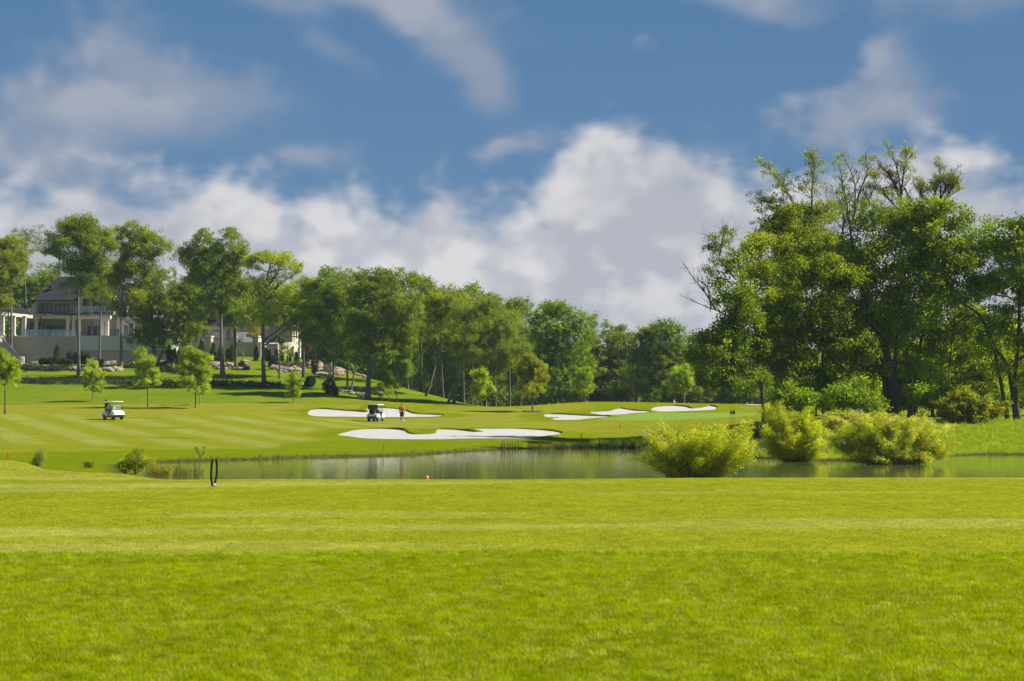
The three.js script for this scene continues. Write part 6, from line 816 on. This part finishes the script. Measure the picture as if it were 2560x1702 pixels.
// ---------------------------------------------------------------- golf carts (forward is +x)
function golfCart(label, pos, turn, o) {
  const root = thing('golf_cart', label, 'golf cart', pos, turn, 'white golf carts on the fairway'), body = std(0.78, 0.78, 0.80, 0.28), black = std(0.015, 0.015, 0.018, 0.6), rub = std(0.02, 0.02, 0.022, 0.9), rimM = std(0.6, 0.6, 0.62, 0.3, { metalness: 0.5 }), seatM = std(o.seat[0], o.seat[1], o.seat[2], 0.8), roofM = std(...o.roof, 0.55), postM = std(0.03, 0.03, 0.035, 0.5);
  const ext = (pts, w, bev, mat, name, z = 0, par = root) => { const g = new THREE.ExtrudeGeometry(new THREE.Shape(pts.map((a) => new THREE.Vector2(...a))), { depth: w - 2 * bev, bevelEnabled: true, bevelSize: bev, bevelThickness: bev, bevelSegments: 3, curveSegments: 8 }); g.translate(0, 0, z - (w - 2 * bev) / 2); return part(name, g, mat, par); };
  ext([[0.52, 0.42], [0.62, 0.78], [0.74, 0.84], [1.0, 0.79], [1.18, 0.68], [1.25, 0.52], [1.22, 0.40], [1.05, 0.38], [0.98, 0.48], [0.72, 0.48], [0.64, 0.38]], 1.12, 0.06, body, 'front_cowl');
  ext([[-1.16, 0.48], [-1.12, 0.68], [-0.95, 0.74], [-0.36, 0.70], [-0.22, 0.62], [-0.20, 0.36], [-0.44, 0.34], [-0.52, 0.52], [-0.95, 0.52], [-1.02, 0.42]], 1.14, 0.05, body, 'rear_body');
  ext([[-0.24, 0.26], [0.62, 0.26], [0.80, 0.55], [0.74, 0.58], [0.56, 0.33], [-0.24, 0.33]], 1.08, 0.02, black, 'floor_pan'); ext([[1.02, 0.3], [1.24, 0.32], [1.28, 0.44], [1.2, 0.46], [1.0, 0.42]], 1.1, 0.03, black, 'front_bumper'); ext([[-1.2, 0.36], [-1.0, 0.36], [-1.0, 0.5], [-1.2, 0.5]], 1.0, 0.03, black, 'rear_bumper');
  ext([[-0.42, 0.70], [0.14, 0.70], [0.16, 0.80], [0.1, 0.84], [-0.42, 0.80]], 1.06, 0.04, seatM, 'seat'); ext([[-0.42, 0.84], [-0.32, 0.84], [-0.42, 1.18], [-0.52, 1.18]], 1.04, 0.035, seatM, 'seat_back'); ext([[0.55, 0.78], [0.7, 0.84], [0.66, 0.98], [0.56, 0.98]], 1.06, 0.03, black, 'dashboard');
  new MB().quad(V(1.236, 0.60, -0.2), V(1.236, 0.60, 0.2), V(1.226, 0.64, 0.2), V(1.226, 0.64, -0.2)).build('badge', std(0.25, 0.2, 0.25, 0.5), root).position.x = 0.02;
  for (const z of [-0.38, 0.38]) { const l = part('headlight', new THREE.SphereGeometry(0.07, 12, 8), std(0.7, 0.7, 0.7, 0.15), root); l.position.set(1.2, 0.58, z); l.scale.set(0.5, 0.6, 1.2); const t = part('tail_light', new THREE.SphereGeometry(0.05, 10, 8), std(0.4, 0.01, 0.01, 0.3), root); t.position.set(-1.19, 0.6, z); t.scale.set(0.4, 1, 1); }
  for (const [x, z] of [[0.85, 0.47], [0.85, -0.47], [-0.74, 0.47], [-0.74, -0.47]]) {
    const w = new THREE.Group(); w.name = 'wheel'; w.position.set(x, 0.225, z); root.add(w);
    const prof = [[0.10, -0.10], [0.19, -0.105], [0.222, -0.07], [0.225, 0], [0.222, 0.07], [0.19, 0.105], [0.10, 0.10]].map((a) => new THREE.Vector2(...a)); part('tyre', new THREE.LatheGeometry(prof, 28).rotateX(Math.PI / 2), rub, w); const rim = part('rim', new THREE.CylinderGeometry(0.12, 0.12, 0.17, 20).rotateX(Math.PI / 2), rimM, w); part('hub', new THREE.SphereGeometry(0.05, 10, 6), rimM, w).position.z = Math.sign(z) * 0.085;
  }
  const H = 1.78, roofShape = new THREE.Shape(); roofShape.moveTo(-0.98, -0.56); roofShape.lineTo(0.92, -0.56); roofShape.quadraticCurveTo(1.0, -0.5, 1.0, 0); roofShape.quadraticCurveTo(1.0, 0.5, 0.92, 0.56); roofShape.lineTo(-0.98, 0.56); roofShape.quadraticCurveTo(-1.05, 0, -0.98, -0.56);
  const rg = new THREE.ExtrudeGeometry(roofShape, { depth: 0.03, bevelEnabled: true, bevelSize: 0.04, bevelThickness: 0.03, bevelSegments: 3 }).rotateX(-Math.PI / 2); { const p = rg.attributes.position; for (let i = 0; i < p.count; i++) p.setY(i, p.getY(i) + 0.03 * (1 - (p.getZ(i) / 0.56) ** 2)); rg.computeVertexNormals(); } part('roof', rg, roofM, root).position.y = H - 0.08;
  for (const z of [-0.5, 0.5]) { new MB().tube([V(0.78, 0.80, z), V(0.86, 1.2, z), V(0.80, H - 0.07, z)], [0.018, 0.018, 0.018], 6).build('roof_post', postM, root); new MB().tube([V(-0.58, 0.72, z), V(-0.72, 1.3, z), V(-0.86, H - 0.07, z)], [0.02, 0.02, 0.02], 6).build('roof_post', postM, root); }
  new MB().quad(V(0.80, 0.86, 0.49), V(0.80, 0.86, -0.49), V(0.82, H - 0.1, -0.49), V(0.82, H - 0.1, 0.49)).build('windscreen', clearGlass, root);
  const sw = part('steering_wheel', new THREE.TorusGeometry(0.16, 0.014, 8, 24), black, root); sw.position.set(0.42, 1.02, 0.27); sw.rotation.set(0, Math.PI / 2, 0); sw.rotateX(-0.6); new MB().tube([V(0.6, 0.8, 0.27), V(0.43, 1.01, 0.27)], [0.022, 0.018], 6).build('steering_column', black, root);
  for (const z of [-0.53, 0.53]) new MB().tube([V(-0.36, 0.78, z), V(-0.2, 0.98, z), V(0.02, 0.98, z), V(0.08, 0.8, z)], [0.018, 0.018, 0.018, 0.018], 6).build('armrest', black, root);
  new MB().box(-1.18, -0.66, 0.72, 0.75, -0.5, 0.5).box(-0.62, -0.58, 1.15, 1.2, -0.5, 0.5).build('bag_rack', black, root);
  if (o.curtain) new MB().box(-0.97, -0.95, H - 0.55, H - 0.08, -0.52, 0.52).build('rear_curtain', std(0.02, 0.02, 0.045, 0.9), root);
  return root;
}
function golfBag(label, pos, turn, color, clubs, head) {
  const root = thing('golf_bag', label, 'golf bag', pos, turn, null), m = std(...color, 0.8), dark = std(0.02, 0.02, 0.025, 0.7), st = std(0.55, 0.55, 0.57, 0.3, { metalness: 0.8 }), r = rng(clubs * 17);
  const g = new THREE.LatheGeometry([[0, 0], [0.13, 0.0], [0.14, 0.03], [0.135, 0.5], [0.15, 0.82], [0.155, 0.86], [0.135, 0.86], [0.12, 0.8]].map((a) => new THREE.Vector2(...a)), 20); part('bag', g, m, root); const pk = part('pocket', new THREE.SphereGeometry(1, 14, 10), dark, root); pk.scale.set(0.07, 0.2, 0.1); pk.position.set(-0.13, 0.32, 0); new MB().tube([V(0.1, 0.75, 0.1), V(0.02, 0.5, 0.2), V(0.08, 0.25, 0.12)], [0.018, 0.02, 0.018], 6).build('strap', dark, root);
  for (let k = 0; k < clubs; k++) { const a = k / clubs * 6.28, x = Math.cos(a) * 0.08, z = Math.sin(a) * 0.08, h = 1.0 + 0.12 * r(), c = new MB().tube([V(x, 0.7, z), V(x * 1.3, h, z * 1.3)], [0.006, 0.006], 5).build('club_shaft', st, root); if (k < 3) { const hc = part('head_cover', new THREE.SphereGeometry(1, 12, 8), k === 0 ? std(...head, 0.9) : dark, c); hc.scale.set(0.055, 0.09, 0.06); hc.position.set(x * 1.4, h + 0.04, z * 1.4); } else new MB().box(x * 1.3 - 0.02, x * 1.3 + 0.05, h - 0.01, h + 0.05, z * 1.3 - 0.012, z * 1.3 + 0.012).build('club_head', st, c); }
  return root;
}
const local = (p, turn, x, y, z) => V(x, y, z).applyAxisAngle(V(0, 1, 0), turn).add(p);
{ // left cart, coming towards the pond; forward (0.45, 0.89) in x, z
  const d = hit(284, 1048, 120), p = onGround(282, d), turn = -Math.atan2(0.741, 0.667);
  golfCart('white golf cart with cream roof and tan seat driving down the left fairway', p, turn, { roof: [0.62, 0.56, 0.45], seat: [0.42, 0.27, 0.13] });
  const J = { head: [-0.12, 1.44, 0.27], chest: [-0.17, 1.14, 0.27], waist: [-0.2, 0.96, 0.27], pelvis: [-0.18, 0.86, 0.27], chestL: [-0.17, 1.14, 0.195], chestR: [-0.17, 1.14, 0.345], waistL: [-0.2, 0.96, 0.22], waistR: [-0.2, 0.96, 0.32], shL: [-0.15, 1.25, 0.09], shR: [-0.15, 1.25, 0.45], elL: [0.05, 1.06, 0.04], elR: [0.05, 1.06, 0.47], wrL: [0.28, 1.05, 0.14], wrR: [0.28, 1.05, 0.38], hipL: [-0.12, 0.87, 0.18], hipR: [-0.12, 0.87, 0.36], knL: [0.28, 0.84, 0.18], knR: [0.28, 0.84, 0.38], anL: [0.42, 0.42, 0.18], anR: [0.44, 0.42, 0.38], toL: [0.56, 0.37, 0.18], toR: [0.58, 0.38, 0.38] };
  for (const k in J) J[k][2] *= 1; person('driver in a pale blue-white shirt sitting in the left golf cart, hands on the wheel', p.clone(), turn, J, { face: V(1, 0, 0), handDirL: V(1, 0, 0.2), handSideL: V(0, 1, 0), handDirR: V(1, 0, -0.2), handSideR: V(0, 1, 0), curlL: 0.95, curlR: 0.95, shirt: shirtPale, trouser: trousersDark, shoe: shoeWhite, cap: std(0.035, 0.025, 0.02, 0.9), hat: 'hair', hair: true, longLegs: true });
  golfBag('dark golf bag standing on the rear of the left golf cart', local(p, turn, -0.86, 0.75, 0.22), turn, [0.03, 0.03, 0.04], 6, [0.03, 0.03, 0.03]);
}
{ // dark cart seen from behind
  const d = 166, p = onGround(939, d), turn = Math.atan2(0.97, 0.238);
  golfCart('golf cart with navy rear curtain seen from behind, parked before the rear bunker', p, turn, { roof: [0.6, 0.6, 0.57], seat: [0.05, 0.05, 0.06], curtain: true });
  golfBag('red and black golf bag on the back of the dark-canopied cart', local(p, turn, -0.90, 0.62, 0.14), turn, [0.22, 0.015, 0.03], 7, [0.55, 0.25, 0.05]);
  golfBag('navy golf bag beside the red one on the dark-canopied cart', local(p, turn, -0.90, 0.62, -0.22), turn, [0.02, 0.02, 0.07], 6, [0.5, 0.5, 0.5]);
}
// ---------------------------------------------------------------- tee things, stakes, post
{ const d = hit(543, 1217, 28, 60), b = at(542, 1217, d), u = PX(d); b.y = ground(b.x, b.z); const root = thing('curved_stand', 'two tall black bowed rods rising from a small silver foot on the tee edge', 'stand', b), blk = std(0.012, 0.011, 0.012, 0.55);
  const line = (pts) => new THREE.CatmullRomCurve3(pts.map(([x, y]) => V((x - 542) * u, (1217 - y) * u, 0)), false).getPoints(16);
  const strap = (pts) => { const l = line(pts), m = new MB(), w = 0.0205, t = 0.011; for (let k = 0; k < l.length - 1; k++) { const a = l[k], c = l[k + 1], n = V(-(c.y - a.y), c.x - a.x, 0).normalize().multiplyScalar(w / 1.0); const A = a.clone().add(n), B = a.clone().sub(n), C2 = c.clone().add(n), D = c.clone().sub(n), z = V(0, 0, t); m.quad(B.clone().add(z), A.clone().add(z), C2.clone().add(z), D.clone().add(z)); m.quad(A.clone().sub(z), B.clone().sub(z), D.clone().sub(z), C2.clone().sub(z)); m.quad(A.clone().add(z), A.clone().sub(z), C2.clone().sub(z), C2.clone().add(z)); m.quad(B.clone().sub(z), B.clone().add(z), D.clone().add(z), D.clone().sub(z)); } m.quad(l[l.length - 1].clone().add(V(-w, 0, t)), l[l.length - 1].clone().add(V(w, 0, t)), l[l.length - 1].clone().add(V(w, 0, -t)), l[l.length - 1].clone().add(V(-w, 0, -t))); return m; };
  strap([[530.5, 1217], [527.5, 1200], [526.5, 1185], [528, 1165], [530, 1147.5]]).build('rod', blk, root); strap([[535, 1209], [539, 1197], [541, 1180], [540.5, 1163], [538.8, 1147.5]]).build('rod', blk, root);
  const f = part('foot', new THREE.SphereGeometry(0.032, 14, 10), std(0.55, 0.57, 0.65, 0.35), root); f.scale.set(1, 1, 0.7); f.position.set((534.5 - 542) * u, 0.037, 0.012); part('base', new THREE.CylinderGeometry(0.055, 0.06, 0.016, 18), blk, root).position.set((533.5 - 542) * u, 0.006, 0); }
{ const d = 38.3, p = onGround(1067, d); p.y = at(1067, 1199.5, d).y; const root = thing('tee_marker', 'small orange tee marker with pale top at the far edge of the tee', 'tee marker', p), g = new THREE.LatheGeometry([[0, 0], [0.038, 0], [0.046, 0.006], [0.048, 0.055], [0.046, 0.08], [0.04, 0.088], [0, 0.09]].map((a) => new THREE.Vector2(...a)), 20); part('block', g, std(0.85, 0.22, 0.005, 0.45), root); part('cap', new THREE.CylinderGeometry(0.041, 0.045, 0.012, 18), std(0.75, 0.55, 0.36, 0.6), root).position.y = 0.092; part('spike', new THREE.CylinderGeometry(0.008, 0.008, 0.1, 8), std(0.1, 0.1, 0.1), root).position.y = -0.04; }
for (const [px, py, h, where] of [[21, 1148, 18, 'at the far left beyond the mound'], [959, 1130, 22, 'on the bank below the large bunker, left one'], [1257, 1115, 17, 'on the bank under the right half of the large bunker'], [1453, 1097, 14, 'right of the large bunker above the reeds'], [1550, 1072, 13, 'highest, below the hooked bunker']]) {
  const d = hit(px, py, 70), b = onGround(px, d), u = PX(d), root = thing('red_stake', 'thin red hazard stake ' + where, 'stake', b, 0.3, 'red hazard stakes round the pond'), w = 0.028, g = new THREE.BoxGeometry(w * 2, h * u, w * 1.2); g.translate(0, h * u / 2, 0); part('stake', g, std(0.62, 0.05, 0.03, 0.7), root); const c = part('pointed_top', new THREE.ConeGeometry(w * 1.2, 0.05, 4), std(0.62, 0.05, 0.03, 0.7), root); c.position.y = h * u + 0.02; c.rotation.y = Math.PI / 4; }
{ const b = onGround(1597, 195), root = thing('white_post', 'short white post with flat cap and a side arm on the crest before the wood', 'post', b), w = std(0.72, 0.72, 0.70, 0.5); b.y; new MB().box(-0.10, -0.01, 0, 0.48, -0.09, 0.09).box(0.01, 0.10, 0, 0.48, -0.09, 0.09).build('post', w, root); new MB().box(-0.14, 0.14, 0.48, 0.55, -0.13, 0.13).build('cap', w, root); new MB().box(0.1, 0.42, 0.27, 0.31, -0.02, 0.02).build('arm', w, root); root.position.y += 0.05; }
{ const b = onGround(1685, 198), root = thing('pink_marker', 'small pinkish cone-shaped marker on the crest left of the close pair of young trees', 'marker', b), g = new THREE.LatheGeometry([[0, 0.42], [0.035, 0.4], [0.06, 0.28], [0.09, 0.16], [0.15, 0.13], [0.16, 0], [0, 0]].map((a) => new THREE.Vector2(...a)), 16); part('cone', g, std(0.75, 0.5, 0.5, 0.6), root); part('tip', new THREE.SphereGeometry(0.04, 10, 8), std(0.15, 0.08, 0.08, 0.6), root).position.y = 0.42; }
for (const [px, w, l] of [[1828, 0.075, 'left of two small dark boxes on thin legs by the green, the slimmer one'], [1834.5, 0.10, 'right of two small dark boxes on thin legs by the green, the rounder one']]) { const d = 118, b = onGround(px, d), u = PX(d), q = at(px, 1034, d), root = thing('dark_box', l, 'box', b, 0, 'pair of small dark boxes by the green'), h = q.y - b.y; const m = std(0.03, 0.035, 0.03, 0.7); const s = part('box', new THREE.CylinderGeometry(w * 0.85, w, 0.2, 12), m, root); s.position.y = h + 0.1; part('lid', new THREE.SphereGeometry(w * 0.86, 12, 6, 0, 6.283, 0, Math.PI / 2), std(0.2, 0.17, 0.17, 0.6), root).position.y = h + 0.2; new MB().tube([V(0, -0.1, 0), V(0, h + 0.02, 0)], [0.012, 0.012], 6).build('leg', m, root); }
{ const d = hit(210, 1028, 120), pts = [[178, 1031], [210, 1029], [240, 1026], [262, 1024]].map(([x, y]) => { const dd = hit(x, y, 130), p = onGround(x, dd); return V(p.x, p.y + 0.03, p.z); }), m = new MB(); for (let k = 0; k < 3; k++) { const a = pts[k], b = pts[k + 1], z = V(0, 0.006, -0.7); const A = a.clone(), B = b.clone(), D = b.clone().add(z), E = a.clone().add(z); for (const q of [A, B, D, E]) q.y = ground(q.x, q.z) + 0.02; m.quad(A, B, D, E); } const root = thing('cart_path', 'short pale strip of path left of the white golf cart', 'path', V(0, 0, 0), 0, null, 'structure'); m.build('paving', std(0.36, 0.32, 0.22, 0.95), root); }
{ const d = hit(1228, 1030, 150); void d; }
// ---------------------------------------------------------------- air and picture
scene.fog = new THREE.FogExp2(new THREE.Color(0.66, 0.84, 1.0), 0.00012);
console.log('sprays', leafTotal);
renderer.render(scene, camera);
